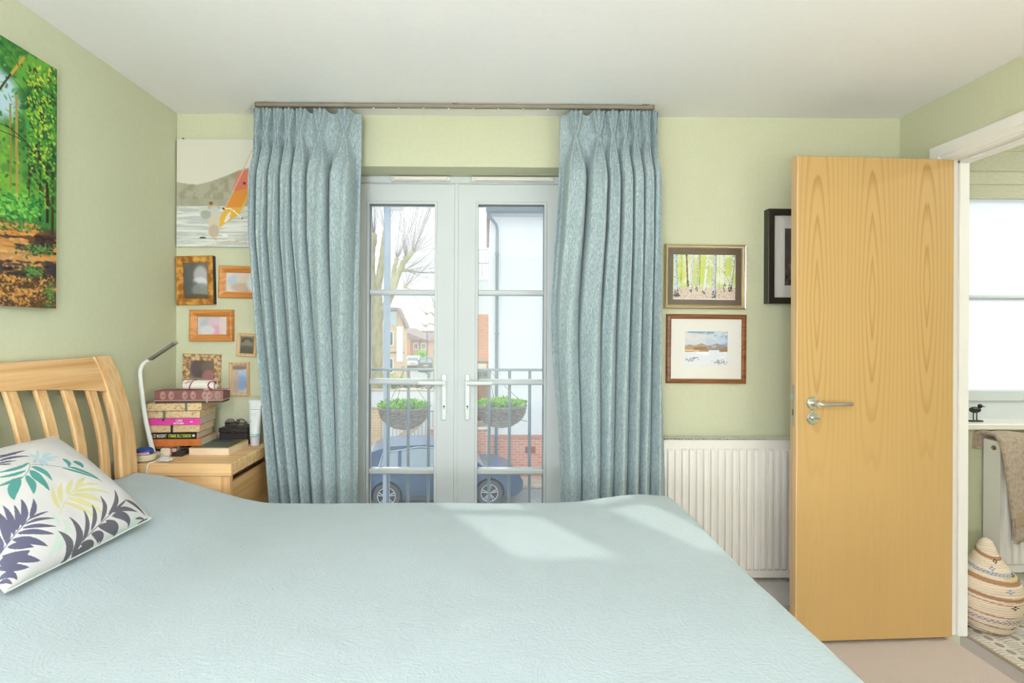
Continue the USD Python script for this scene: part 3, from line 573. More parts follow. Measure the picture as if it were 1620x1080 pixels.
# ------------------------------------------------------------ curtains and their track
def curtain_material(name):
    g = G(); p, x, y, z = g.pos()
    n = g.noise(p, 60, 3.0, .6, (5.5, 5.5, .8)); n2 = g.noise(p, 150, 2.0, .7, (1, 1, .45)); n3 = g.noise(p, 420, 2.0, .5)
    t = g.m('add', g.m('multiply', n, .35), g.m('add', g.m('multiply', n2, .45), g.m('multiply', n3, .2)))
    col = g.ramp(t, [(.34, L3((124, 144, 148))), (.49, L3((157, 174, 176))), (.62, L3((186, 198, 198)))])
    return g.done(name, base_color=col, roughness=.85, specular_ior_level=.15, sheen_weight=.15, normal=g.bump(t, .75, .005))
cur_m = curtain_material('blue_grey_weave')
YT = 2.43
def curtain(name, label, cx_pinch, cx_low, edge_top, edge_low, z_top, z_bot, seed, belly=0.0):
    """pinch pleats: centres at the pinch height and of the same columns low down; metres along x"""
    n = len(cx_pinch); K = 34; M = n * K + 40
    ph = np.linspace(-.78, n - 1 + .78, M)                         # pleat phase along the width
    idx = np.arange(n); ext = lambda c, e: np.interp(ph, np.concatenate([[-.78], idx, [n - .22]]), np.concatenate([[e[0]], c, [e[1]]]))
    xa, xb = ext(A(cx_pinch), edge_top), ext(A(cx_low), edge_low)
    zs = np.concatenate([np.linspace(z_top, z_top - .26, 60), np.linspace(z_top - .28, z_bot, 76)]); R = np.random.default_rng(seed)
    fr_ = ph - np.round(ph); near = np.clip(np.round(ph), 0, n - 1).astype(int); fr_ = ph - near
    amp = 1 + .30 * (R.random(n)[near] - .5); lean = .30 * (R.random(n)[near] - .5); split = (R.random(n) < .55)[near]
    P = np.zeros((len(zs), M, 3)); zp = z_top - .112
    sp = np.gradient(xa) / np.gradient(ph); spm = np.clip(sp, .034, .075)
    for i, z in enumerate(zs):
        k = np.clip((1.68 - z) / 1.07, 0, 1.15); x = xa + (xb - xa) * k
        up = np.clip((z - zp) / (z_top - zp), 0, 1); dn = np.clip((zp - z) / .13, 0, 1); low_k = sst(.25, 1.6, np.clip((zp - z) / .13, 0, 3))
        dm = fr_ * sp; dl = np.minimum(.022, spm * .34) * (up ** .8 if z > zp else dn ** .8) + .0015
        sg = np.minimum(.0085, spm * .15) + .003 * dn; bell = lambda q: np.exp(-np.abs(q / sg) ** 2.4)
        fing = np.maximum(np.maximum(bell(dm - dl), bell(dm + dl)), .55 * bell(dm)) * (.026 + .012 * dn)
        a_ = np.abs(np.clip(fr_ + lean * (.25 - fr_ ** 2), -.5, .5)); col_ = (np.clip(np.cos(np.pi * a_), 0, 1) ** .55) * .085 * amp
        crease = split * .016 * np.exp(-(fr_ / .07) ** 2) * sst(2.6, .6, (zp - z) / .13)
        low = col_ - crease + .008 * np.sin(2 * np.pi * (ph * 2 + .3 * np.sin(z * 2))) * low_k
        d = fing * (1 - low_k) + low * low_k - .014 * sst(.15, .5, np.abs(fr_)) * (1 - low_k)
        over = .11 * np.sin(2 * np.pi * np.clip(fr_, -.5, .5)) * low_k
        x = x + over * sp + belly * np.exp(-((z - 1.30) / .45) ** 2) * sst(n - 1, -.78, ph) ** 3 + .003 * np.sin(z * 3 + ph) * low_k
        P[i, :, 0] = x; P[i, :, 1] = YT + .014 - d + .006 * np.sin(z * 2.2 + ph * 1.3) * low_k; P[i, :, 2] = z + up * (.008 * np.exp(-(dm / .03) ** 2) - .010 * (1 - np.exp(-(dm / .035) ** 2)))
    t = T(name, label, 'curtain', (float(np.mean(cx_pinch)), YT, z_bot), group=None)
    t.part('fabric', shell(P[::-1], .004), cur_m, True)
    for x in cx_pinch:
        t.part('hook', tube([(x, YT + .020, zp + .03), (x, YT + .020, z_top - .002), (x, YT + .006, z_top + .006), (x, YT + .003, z_top - .003)], .0018, 6), plain('hook_white', (220, 220, 215), .4))
    return t
wx = lambda p: (p - 774.3) / 870 * YT + .0149
CL = [wx(v) for v in (403.6, 420.4, 438, 455.5, 474, 504.5, 544)]; CLb = [wx(v) for v in (433, 455, 472, 488, 505, 524, 548)]
CRr = [wx(v) for v in (910, 946.7, 968.7, 988.6, 1004.4, 1023.3, 1037)]; CRb = [wx(v) for v in (903, 938, 960, 981, 1001, 1016, 1037)]
curtain('curtain', 'blue-grey woven pinch-pleat curtain left of the French window, beside the bedside table', CL, CLb, (wx(399), wx(569)), (wx(425), wx(564)), 2.243, .03, 3)
curtain('curtain', 'blue-grey woven pinch-pleat curtain right of the French window, beside the radiator', CRr, CRb, (wx(886), wx(1041)), (wx(889), wx(1054)), 2.243, .03, 8, -.036)
tr = T('curtain_track', 'slim metal curtain track fixed under the ceiling above the French window', 'curtain track', (-.15, YT, 2.25))
nickel = plain('brushed_nickel', (176, 166, 152), .35, .85)
tr.part('rail', minus(box(-1.018, .735, YT - .011, YT + .011, 2.252, 2.268, .003), box(-1.1, .8, YT - .003, YT + .003, 2.24, 2.258)), nickel)
for x in (-1.021, .735): tr.part('end_cap', box(x, x + .004, YT - .013, YT + .013, 2.250, 2.2695, .002), nickel)
for x in (-.99, -.14, .70): tr.part('bracket', cat(box(x - .012, x + .012, YT - .010, YT + .010, 2.268, 2.273), rod((x, YT, 2.262), (x, YT, 2.2725), .006, 10)), nickel)
for i, x in enumerate(np.linspace(-.50, .27, 8)): tr.part('glider', box(x - .004, x + .004, YT - .0028, YT + .0028, 2.246, 2.256, .001), plain('glider_white', (214, 212, 205), .4))

# ------------------------------------------------------------ radiators
rad_m = plain('radiator_enamel', (231, 227, 218), .32, spec=.45)
dark_m = plain('dark_inside', (120, 108, 98), .8)
def radiator(label, x0, x1, z0, z1, yf, yb, pitch=.0323):
    t = T('radiator', label, 'radiator', ((x0 + x1) / 2, (yf + yb) / 2, z0))
    n = int((x1 - x0 - .03) / pitch); xs0 = x0 + (x1 - x0 - n * pitch) / 2
    prof = A([(0, 0), (.12, .0), (.20, .0100), (.30, .0120), (.72, .0120), (.82, .0100), (.92, 0)])
    xs, ds = [x0 + .004], [0.0]
    for i in range(n):
        for a, d in prof: xs.append(xs0 + (i + a) * pitch); ds.append(d)
    xs.append(x1 - .004); ds.append(0.0); xs, ds = A(xs), A(ds)
    zs = A([z0, z0 + .004, z0 + .036, z0 + .044, z0 + .050, z1 - .050, z1 - .044, z1 - .036, z1 - .004, z1]); mk = A([0, 0, 0, .75, 1, 1, .75, 0, 0, 0]); back = A([.010, 0, 0, 0, 0, 0, 0, 0, 0, .010])
    P = np.stack(np.broadcast_arrays(xs[None, :], (yf + .012 - ds[None, :] * mk[:, None] + back[:, None] - .0), zs[:, None]), -1).copy()
    t.part('front_panel', shell(P[::-1][:, ::1] if False else P, .003), rad_m, 35)
    t.part('back_panel', box(x0 + .004, x1 - .004, yb - .012, yb - .004, z0 + .002, z1 - .002, .002), rad_m)
    for x in (x0, x1 - .0025):
        side = box(x, x + .0025, yf + .004, yb - .002, z0 - .001, z1 + .001)
        hole = rod((x - .1, (yf + yb) / 2 - .01, z1 - .032), (x + .1, (yf + yb) / 2 - .01, z1 - .032), .011, 18)
        t.part('side_panel', minus(side, hole), rad_m)
    fins = []
    for i in range(int((x1 - x0 - .03) / .0125)):
        x = x0 + .015 + i * .0125; fins.append(box(x, x + .001, yf + .018, yb - .014, z0 - .006, z1 - .012))
    t.part('convector_fins', cat(fins), plain('fin_grey', (196, 188, 176), .5), False, kind='stuff')
    bars = [box(x0 + .002, x1 - .002, y, y + .004, z1 - .003, z1 + .002) for y in (yf + .008, yb - .010)]
    m_ = int((x1 - x0) / .016)
    bars += [box(x0 + .004 + i * .016, x0 + .010 + i * .016, yf + .012, yb - .010, z1 - .002, z1 + .001) for i in range(m_)]
    t.part('top_grille', cat(bars), rad_m, False)
    return t
rd = radiator('white panel radiator under the framed pictures, partly behind the open door', .795, 1.86, .163, .783, 2.452, 2.530)
for x in (.95, 1.65): rd.part('wall_bracket', box(x - .02, x + .02, 2.525, 2.5645, .2, .72, .002), rad_m)
rd.part('valve', cat(rod((1.86, 2.50, .20), (1.89, 2.50, .20), .010, 12), rod((1.89, 2.50, 0.0), (1.89, 2.50, .25), .0075, 12), rod((1.89, 2.50, .22), (1.89, 2.50, .29), .014, 16)), plain('white_valve', (226, 224, 218), .4))
rd.part('valve', cat(rod((.765, 2.50, .20), (.795, 2.50, .20), .010, 12), rod((.765, 2.50, 0.0), (.765, 2.50, .25), .0075, 12)), plain('white_valve', (226, 224, 218), .4))
# ------------------------------------------------------------ pictures on the walls
print_m = printmat('matt_print', .6, .3); photo_m = printmat('photo_print', .45, .4)
pic_glass = pane_mat('picture_glass', (1, 1, 1), .0, .02)
def frame_mesh(x0, x1, z0, z1, prof, y=YW):
    """prof: (inset from the outer edge, height off the wall), from the outer wall edge to the inner edge"""
    V, F, n = [], [], len(prof)
    for cx, cz, sx, sz in ((x0, z0, 1, 1), (x1, z0, -1, 1), (x1, z1, -1, -1), (x0, z1, 1, -1)):
        for a, d in prof: V.append((cx + sx * a, y - d, cz + sz * a))
    for k in range(4):
        k2 = (k + 1) % 4
        for i in range(n): i2 = (i + 1) % n; F += [(k * n + i, k2 * n + i2, k * n + i2), (k * n + i, k2 * n + i, k2 * n + i2)]
    m = trimesh.Trimesh(A(V), F, process=False)
    if m.volume < 0: m.invert()
    return m
def framed(name, label, x0, x1, z0, z1, w, prof, fm, pic, inner, mat_board=None, rot=0.0, glass=True, back=.004, cat_='picture', lbl=None):
    c = ((x0 + x1) / 2, YW, (z0 + z1) / 2); t = T(name, label, cat_, (c[0], c[1] - .01, z0))
    R = lambda m: turned(m, rot, c, (0, 1, 0)) if rot else m
    t.part('frame', R(frame_mesh(x0, x1, z0, z1, prof)), fm, 20)
    t.part('backing', R(box(x0 + .004, x1 - .004, YW - back, YW - .0005, z0 + .004, z1 - .004)), plain('backing_brown', (120, 96, 70), .8))
    if mat_board is not None: t.part('mount', R(minus(box(x0 + w - .002, x1 - w + .002, YW - back - .003, YW - back, z0 + w - .002, z1 - w + .002), box(inner[0], inner[1], YW - .1, YW + .1, inner[2], inner[3]))), mat_board, False)
    m, col = pic.mesh((inner[0] - .002, YW - back - .001, inner[3] + .002), (inner[1] - inner[0] + .004, 0, 0), (0, 0, -(inner[3] - inner[2] + .004)), .0008)
    t.part('print', R(m), photo_m, True, color=col)
    if glass: t.part('glass', R(box(x0 + w - .003, x1 - w + .003, YW - back - .0075, YW - back - .0055, z0 + w - .003, z1 - w + .003)), pic_glass, False)
    return t
RP = np.random.default_rng(11)
burl_m = mottled('burl_veneer', (150, 92, 28), (214, 160, 78), 38, .35, bump=.0, detail=6.0, lo=.38, hi=.62)
pine_m = wood('orange_pine', (190, 118, 54), (214, 146, 78), (226, 166, 98), 'x', 1.4, .4)
pale_m = wood('pale_pine', (206, 166, 116), (224, 190, 142), (234, 206, 162), 'z', 1.4, .5)
mosaic_m = mottled('shell_veneer', (150, 112, 72), (226, 196, 152), 62, .45, detail=3.0, lo=.40, hi=.60)
black_side = plain('black_edge', (38, 32, 26), .5)
def blur_photo(w, h, base, blobs, seed):
    p = Pic(w, h, base); f = p.fbm(5, seed); p.field(f, tuple(min(255, b + 22) for b in base), .6)
    for b in blobs: p.ell(*b[:4], b[4], .9, .5)
    return p
flat_prof = lambda w, d: [(0, 0), (0, d - .003), (.003, d), (w - .006, d - .002), (w, d - .008), (w, 0)]
scoop = lambda w, d: [(0, 0), (0, d * .8), (.004, d), (.010, d), (w - .004, d * .55), (w, d * .45), (w, 0)]
t = framed('picture_frame', 'burl wood frame with a dark grey photo, highest and leftmost of the small frames', -1.432, -1.259, 1.384, 1.610, .030, flat_prof(.030, .022), burl_m,
    blur_photo(40, 56, (112, 104, 92), [(.3, .35, .3, .25, (92, 94, 92)), (.68, .35, .22, .2, (190, 190, 192)), (.66, .55, .25, .12, (222, 222, 222)), (.3, .75, .3, .2, (84, 90, 88)), (.7, .75, .3, .15, (140, 146, 140)), (.5, .95, .5, .08, (96, 74, 44))], 1), (-1.402, -1.291, 1.412, 1.580), rot=-1.6)
t.part('side_edge', turned(box(-1.2595, -1.2565, YW - .021, YW, 1.386, 1.608), -1.6, (-1.3455, YW, 1.497), (0, 1, 0)), black_side)
framed('picture_frame', 'orange pine frame with a pale holiday photo, its right end tucked behind the left curtain', -1.238, -1.022, 1.416, 1.564, .030, scoop(.030, .02), pine_m,
    blur_photo(56, 40, (216, 206, 196), [(.3, .45, .2, .25, (188, 198, 208)), (.55, .35, .2, .2, (222, 206, 190)), (.55, .75, .3, .18, (200, 172, 146)), (.85, .55, .2, .3, (216, 226, 230))], 2), (-1.208, -1.052, 1.444, 1.536), rot=1.0)
framed('picture_frame', 'orange pine frame with a pink and white photo, below the two upper wooden frames', -1.370, -1.170, 1.216, 1.362, .032, scoop(.032, .024), pine_m,
    blur_photo(56, 40, (206, 200, 198), [(.38, .4, .2, .25, (188, 194, 202)), (.62, .4, .2, .25, (226, 196, 206)), (.65, .75, .25, .2, (226, 160, 182)), (.35, .75, .2, .2, (222, 220, 220)), (.88, .5, .12, .5, (226, 212, 204))], 3), (-1.340, -1.204, 1.246, 1.334))
framed('picture_frame', 'tiny pale pine frame with a dark green portrait photo, beside the left curtain', -1.155, -1.064, 1.146, 1.253, .015, flat_prof(.015, .014), pale_m,
    blur_photo(36, 42, (120, 118, 100), [(.5, .35, .3, .3, (146, 140, 118)), (.5, .25, .32, .14, (70, 66, 56)), (.5, .45, .22, .2, (150, 142, 122)), (.5, .85, .6, .25, (74, 76, 62))], 4), (-1.141, -1.078, 1.161, 1.239), rot=3.0)
framed('picture_frame', 'square shell-patterned frame with a dark photo, above the pile of books', -1.404, -1.230, .985, 1.157, .032, flat_prof(.032, .016), mosaic_m,
    blur_photo(44, 44, (150, 132, 112), [(.4, .35, .3, .35, (98, 82, 86)), (.78, .3, .22, .25, (122, 104, 90)), (.78, .65, .22, .2, (192, 130, 140)), (.4, .9, .4, .15, (170, 158, 134))], 5), (-1.374, -1.262, 1.016, 1.126), rot=1.2)
framed('picture_frame', 'narrow upright pale frame with a light blue photo, lowest on the wall beside the curtain', -1.189, -1.097, .963, 1.120, .014, flat_prof(.014, .013), pale_m,
    blur_photo(34, 56, (204, 196, 190), [(.55, .35, .4, .2, (180, 202, 228)), (.6, .62, .4, .2, (142, 172, 206)), (.2, .5, .2, .5, (206, 186, 176)), (.5, .1, .5, .06, (140, 120, 100))], 6), (-1.175, -1.111, .977, 1.106), rot=-1.0)

# windsurfing canvas
def surf():
    p = Pic(130, 190, (217, 214, 196), 1.1); q = lambda cx, cy: ((cx - 105) / 645 * .77, (cy - 105) / 920)
    p.field(p.fbm(3, 2), (226, 224, 208), .5)
    hill = np.interp(p.u, [0, .12, .22, .35, .5, .62, .72, 1.0], [.40, .415, .42, .39, .34, .29, .26, .30]); f = p.fbm(14, 4, 4, 1.4, 1)
    p.field(((p.v > hill) & (p.v < .625)).astype(float), (176, 172, 150)); p.field(((p.v > hill + .01) & (p.v < .62)) * sst(.42, .6, f), (150, 144, 120), .7)
    p.field(((p.v > .56) & (p.v < .625)) * 1.0, (168, 166, 146), .6)
    sea = (p.v >= .62) * 1.0; p.field(sea, (212, 214, 204)); st = p.fbm(9, 8, 4, .6, 7); p.field(sea * sst(.5, .62, st), (184, 190, 186), .8); p.field(sea * sst(.5, .36, st), (232, 232, 224), .8)
    P = lambda pts, c, a=1: p.poly([q(*z) for z in pts], c, a); Ln = lambda pts, w, c, a=1: p.line([q(*z) for z in pts], w, c, a)
    P([(755, 180), (690, 350), (735, 345)], (228, 222, 206)); P([(672, 372), (740, 348), (745, 400), (700, 530), (595, 548)], (216, 120, 96)); P([(640, 380), (672, 372), (595, 548), (580, 540)], (222, 130, 104))
    P([(597, 546), (702, 526), (740, 430), (722, 560), (655, 690), (520, 690)], (222, 146, 62)); P([(522, 688), (657, 688), (720, 560), (700, 650), (640, 750), (540, 815), (488, 852), (465, 850), (480, 760)], (228, 178, 66))
    P([(512, 805), (540, 745), (572, 716), (560, 785), (522, 818)], (226, 226, 216)); Ln([(752, 190), (660, 400), (515, 700)], .010, (206, 186, 160)); Ln([(500, 700), (560, 694), (600, 720), (668, 782)], .012, (236, 230, 214))
    p.ell(*q(685, 478), .015, .014, (80, 60, 50)); p.ell(*q(508, 698), .015, .010, (70, 70, 60)); p.ell(*q(665, 780), .010, .006, (50, 50, 50))
    p.ell(*q(425, 690), .05, .035, (186, 168, 134), .9, .4); p.ell(*q(428, 740), .05, .06, (200, 204, 200), .9, .4); p.ell(*q(425, 820), .05, .07, (212, 200, 172), .9, .4); p.ell(*q(425, 890), .045, .05, (190, 170, 146), .9, .4); p.ell(*q(400, 652), .018, .014, (120, 84, 60), .9, .3); p.ell(*q(355, 748), .045, .035, (160, 164, 148), .8, .4)
    p.ell(*q(330, 948), .034, .008, (74, 72, 50)); p.ell(*q(520, 925), .03, .016, (238, 238, 232)); 
    for i in range(26): a, b = RP.uniform(400, 720), RP.uniform(955, 1010); Ln([(a, b), (a + RP.uniform(15, 50), b + 2)], .004, (206, 150, 106), .6)
    t = T('canvas_print', 'faded canvas print of a windsurfer with an orange and yellow sail', 'picture', (-1.20, YW - .01, 1.653))
    m, c = p.mesh((-1.432, YW - .016, 2.149), (.45, 0, 0), (0, 0, -.496), .001); t.part('print', m, print_m, True, color=c)
    t.part('stretcher', box(-1.4315, -.9825, YW - .015, YW - .0005, 1.6535, 2.1485), plain('canvas_edge', (150, 132, 108), .8))
    t.part('nail', rod((-1.405, YW - .018, 2.153), (-1.405, YW, 2.153), .002, 8), plain('nail_dark', (70, 66, 60), .5, .5))
surf()
# forest canvas on the left wall
def forest():
    p = Pic(330, 330, (64, 128, 58), 1.03); R = np.random.default_rng(5)
    def q(x, y): return (.713 + .277 * x / 90, (y - (56 + .578 * x)) / ((484 + .03 * x) - (56 + .578 * x)))
    f1, f2 = p.fbm(7, 1), p.fbm(16, 2)
    p.field(sst(.45, .62, f1) * (p.v < .68), (118, 176, 60), .8); p.field(sst(.52, .40, f2) * (p.v < .68), (36, 92, 50), .7)
    p.field(sst(.30, .0, np.abs(p.v - .42)) * sst(1.0, .55, p.u), (176, 206, 74), .55)
    sk = np.exp(-(((p.u - .72) / .13) ** 2 + ((p.v - .22) / .12) ** 2)); p.field(sst(.35, .8, sk * (.6 + .8 * f2)), (196, 220, 236), .9)
    gr = sst(.66, .70, p.v + .05 * (f1 - .5)); p.field(gr, (112, 76, 48)); p.field(gr * sst(.5, .6, p.fbm(8, 9, 4, .5, 2.2)), (222, 158, 84), .95); p.field(gr * sst(.5, .42, p.fbm(6, 12, 3, .6, 2.5)), (52, 46, 48), .85)
    def strokes(n, u0, u1, v0, v1, cols, r0, r1, a=.9):
        for _ in range(n): p.ell(R.uniform(u0, u1), R.uniform(v0, v1), R.uniform(r0, r1), R.uniform(r0, r1) * .45, cols[R.integers(len(cols))], a, .2, R.uniform(-1.2, 1.2))
    greens = [(70, 150, 50), (96, 176, 58), (140, 196, 66), (44, 104, 44), (34, 84, 46), (58, 170, 80)]
    strokes(800, 0, 1, 0, .62, greens, .004, .014, .75)
    for _ in range(700): p.ell(R.uniform(0, .74), R.uniform(.68, 1), R.uniform(.004, .014), R.uniform(.002, .005), [(196, 138, 66), (120, 84, 48), (84, 62, 44), (222, 166, 90), (64, 54, 40)][R.integers(5)], .7, .3, R.uniform(-.4, .4))
    for _ in range(260): p.ell(R.uniform(0, .74), R.normal(.66, .025), R.uniform(.004, .014), R.uniform(.003, .008), [(60, 150, 64), (40, 112, 60), (110, 190, 70), (34, 70, 40)][R.integers(4)], .85, .2, R.uniform(-.6, .6))
    for _ in range(14): u = R.uniform(0, .72); p.line([(u, R.uniform(0, .2)), (u + R.uniform(-.01, .01), R.uniform(.58, .70))], .008, (96, 74, 40) if R.random() < .5 else (186, 156, 76), .9, .014)
    for x, y0, y1, w, c in ((28, 150, 318, 4, (178, 150, 72)), (19, 165, 300, 3, (150, 132, 64)), (1, 268, 322, 4, (70, 52, 34)), (47, 235, 330, 2.4, (60, 72, 40)), (65, 240, 350, 4, (52, 46, 30)), (77, 250, 352, 5, (44, 38, 26)), (86, 260, 372, 5, (70, 50, 34)), (73, 265, 330, 2, (196, 176, 70))):
        p.line([q(x - 1, y0), q(x, (y0 + y1) / 2), q(x + .5, y1)], w / 90 * .277, c, .92)
    dk = [(30, 62, 34), (44, 52, 36), (52, 96, 40), (60, 44, 40), (96, 130, 44)]
    for _ in range(420): x, y = R.uniform(44, 90), R.uniform(105, 330); p.ell(*q(x, y), R.uniform(.004, .011), R.uniform(.003, .007), (dk + greens[:3])[R.integers(8)], .85, .2, R.uniform(-1.2, 1.2))
    for _ in range(170): x, y = R.normal(66, 12), R.choice([125, 160, 200, 245]) + R.normal(0, 12); p.ell(*q(min(x, 89), y), R.uniform(.003, .008), R.uniform(.003, .006), [(180, 206, 70), (214, 212, 84), (128, 190, 60)][R.integers(3)], .9, .2, R.uniform(-1, 1))
    p.line([q(39, 90), q(28, 106), q(18, 120)], .010, (204, 160, 70)); p.line([q(19, 118), q(10, 132), q(-4, 156)], .008, (62, 46, 30)); p.line([q(-4, 60), q(24, 92), q(34, 112)], .003, (40, 60, 36)); p.line([q(20, 122), q(36, 142), q(48, 156)], .003, (40, 60, 36)); p.line([q(-4, 196), q(16, 202), q(38, 220), q(56, 242)], .004, (36, 40, 26)); p.line([q(-4, 206), q(20, 214), q(40, 224)], .003, (36, 40, 26))
    for _ in range(260): x, y = R.uniform(0, 70), R.normal(328, 12); p.ell(*q(x, y), R.uniform(.004, .012), R.uniform(.003, .006), [(60, 150, 64), (40, 112, 60), (110, 190, 70), (150, 206, 90)][R.integers(4)], .85, .2, R.uniform(-.6, .6))
    for x0, x1, y0, y1, c in ((-5, 60, 354, 372, (216, 150, 76)), (-5, 44, 378, 388, (206, 148, 84)), (30, 90, 386, 402, (56, 60, 48)), (-5, 50, 396, 410, (202, 152, 96)), (-5, 84, 413, 438, (58, 52, 54)), (60, 90, 372, 384, (70, 50, 44))):
        for _ in range(90): p.ell(*q(R.uniform(x0, x1), R.uniform(y0, y1)), R.uniform(.008, .02), R.uniform(.002, .005), tuple(np.clip(A(c) + R.normal(0, 14), 0, 255)), .8, .3, R.uniform(-.15, .15))
    for _ in range(420): p.ell(*q(R.uniform(0, 90), R.uniform(436, 484)), R.uniform(.003, .010), R.uniform(.002, .005), [(196, 138, 66), (120, 84, 48), (84, 62, 44), (222, 166, 90), (64, 54, 40)][R.integers(5)], .85, .2, R.uniform(-1, 1))
    for cx_, cy_, sx, sy in ((52, 428, 9, 5), (82, 465, 6, 12), (60, 396, 14, 5), (40, 358, 16, 4)):
        for _ in range(70): p.ell(*q(min(89, R.normal(cx_, sx)), R.normal(cy_, sy)), R.uniform(.003, .008), R.uniform(.002, .005), [(76, 134, 58), (108, 150, 76), (60, 100, 50)][R.integers(3)], .85, .2, R.uniform(-1, 1))
    t = T('canvas_print', 'large canvas print of a sunlit green forest path on the left wall', 'picture', (XL + .015, 1.43, 1.336))
    m, c = p.mesh((XL + .028, 1.05, 2.120), (0, .764, 0), (0, 0, -.784), .001); t.part('print', m, print_m, True, color=c)
    t.part('stretcher', box(XL + .001, XL + .027, 1.0505, 1.8135, 1.3365, 2.1195, .001), plain('canvas_side', (66, 70, 44), .8))
forest()
# birch wood print
def birch():
    p = Pic(190, 134, (214, 222, 170), .7); R = np.random.default_rng(3); f = p.fbm(8, 3); q = lambda cx, cy: ((cx - 165) / 895, (cy - 200) / 630)
    p.field(sst(.42, .62, f), (196, 214, 108), .8); p.field(sst(.5, .38, f), (236, 238, 216), .8)
    for cx_, cy_, r in ((250, 400, .08), (590, 400, .09), (950, 420, .06), (300, 500, .05), (600, 250, .05)): p.ell(*q(cx_, cy_), r, r * 1.5, (206, 214, 96), .7, .8)
    gr = sst(.66, .80, p.v + .06 * (f - .5)); p.field(gr, (222, 204, 188))
    for _ in range(900): u, v = R.uniform(0, 1), R.uniform(.72, .97); p.ell(u, v, R.uniform(.002, .008), R.uniform(.002, .006), [(176, 128, 104), (120, 92, 80), (206, 170, 150), (240, 232, 222), (84, 70, 64)][R.integers(5)], .8)
    for x, w, c in ((290, 6, (120, 110, 84)), (552, 8, (104, 84, 58)), (830, 4, (150, 156, 96)), (660, 5, (206, 206, 190)), (700, 5, (230, 232, 220)), (925, 5, (196, 206, 150))): p.line([q(x, 200), q(x - 6, 650)], w / 895, c, .8)
    def tr(xt, xb, yb, w, base=(232, 232, 230), sh=(190, 190, 196), dark=.5):
        p.line([q(xt, 195), q((xt + xb) / 2, 450), q(xb, yb)], w / 895, base); p.line([q(xt + w * .32, 195), q(xb + w * .32, yb)], w * .25 / 895, sh, .8)
        for _ in range(int(34 * dark)):
            s_ = R.random(); x = xt + (xb - xt) * s_ + R.uniform(-.5, .5) * w; p.ell(*q(x, 200 + s_ * (yb - 200)), R.uniform(.004, .011), R.uniform(.003, .008), (44, 42, 46), .85)
        for _ in range(int(18 * dark)): p.ell(*q(xb + R.uniform(-.55, .55) * w, yb - R.uniform(0, 90)), R.uniform(.005, .012), R.uniform(.008, .02), (60, 56, 54), .7)
    tr(358, 382, 645, 22, (130, 112, 92), (90, 76, 62), .5); tr(450, 420, 740, 42, (224, 222, 222), (196, 194, 204)); tr(530, 505, 715, 24, (214, 210, 206), (150, 140, 136)); tr(665, 615, 760, 38, (236, 236, 228), (200, 206, 190)); tr(890, 900, 710, 26, (228, 230, 214), (190, 196, 170), .8)
    tr(200, 225, 780, 46, (206, 222, 230), (150, 170, 186), 1.0); tr(765, 750, 800, 46, (206, 208, 216), (130, 132, 146), 1.0); tr(1040, 980, 710, 40, (226, 226, 220), (130, 124, 118), 1.5)
    p.ell(*q(225, 770), .05, .025, (70, 62, 58), .9, .3); p.line([q(820, 370), q(900, 460), q(975, 590)], .004, (90, 80, 66)); p.line([q(690, 270), q(745, 300)], .003, (110, 100, 84))
    p.field((p.v > .965) * 1.0, (238, 228, 218))
    champ = plain('champagne_moulding', (206, 192, 160), .28, .75)
    t = framed('framed_print', 'birch trees print in a champagne frame with a dark brown mount', .829, 1.209, 1.376, 1.677, .020, [(0, 0), (0, .014), (.003, .020), (.007, .018), (.009, .012), (.013, .011), (.017, .014), (.020, .011), (.020, 0)], champ, p, (.871, 1.163, 1.420, 1.630), plain('brown_mount', (104, 88, 72), .8), rot=.45)
birch()
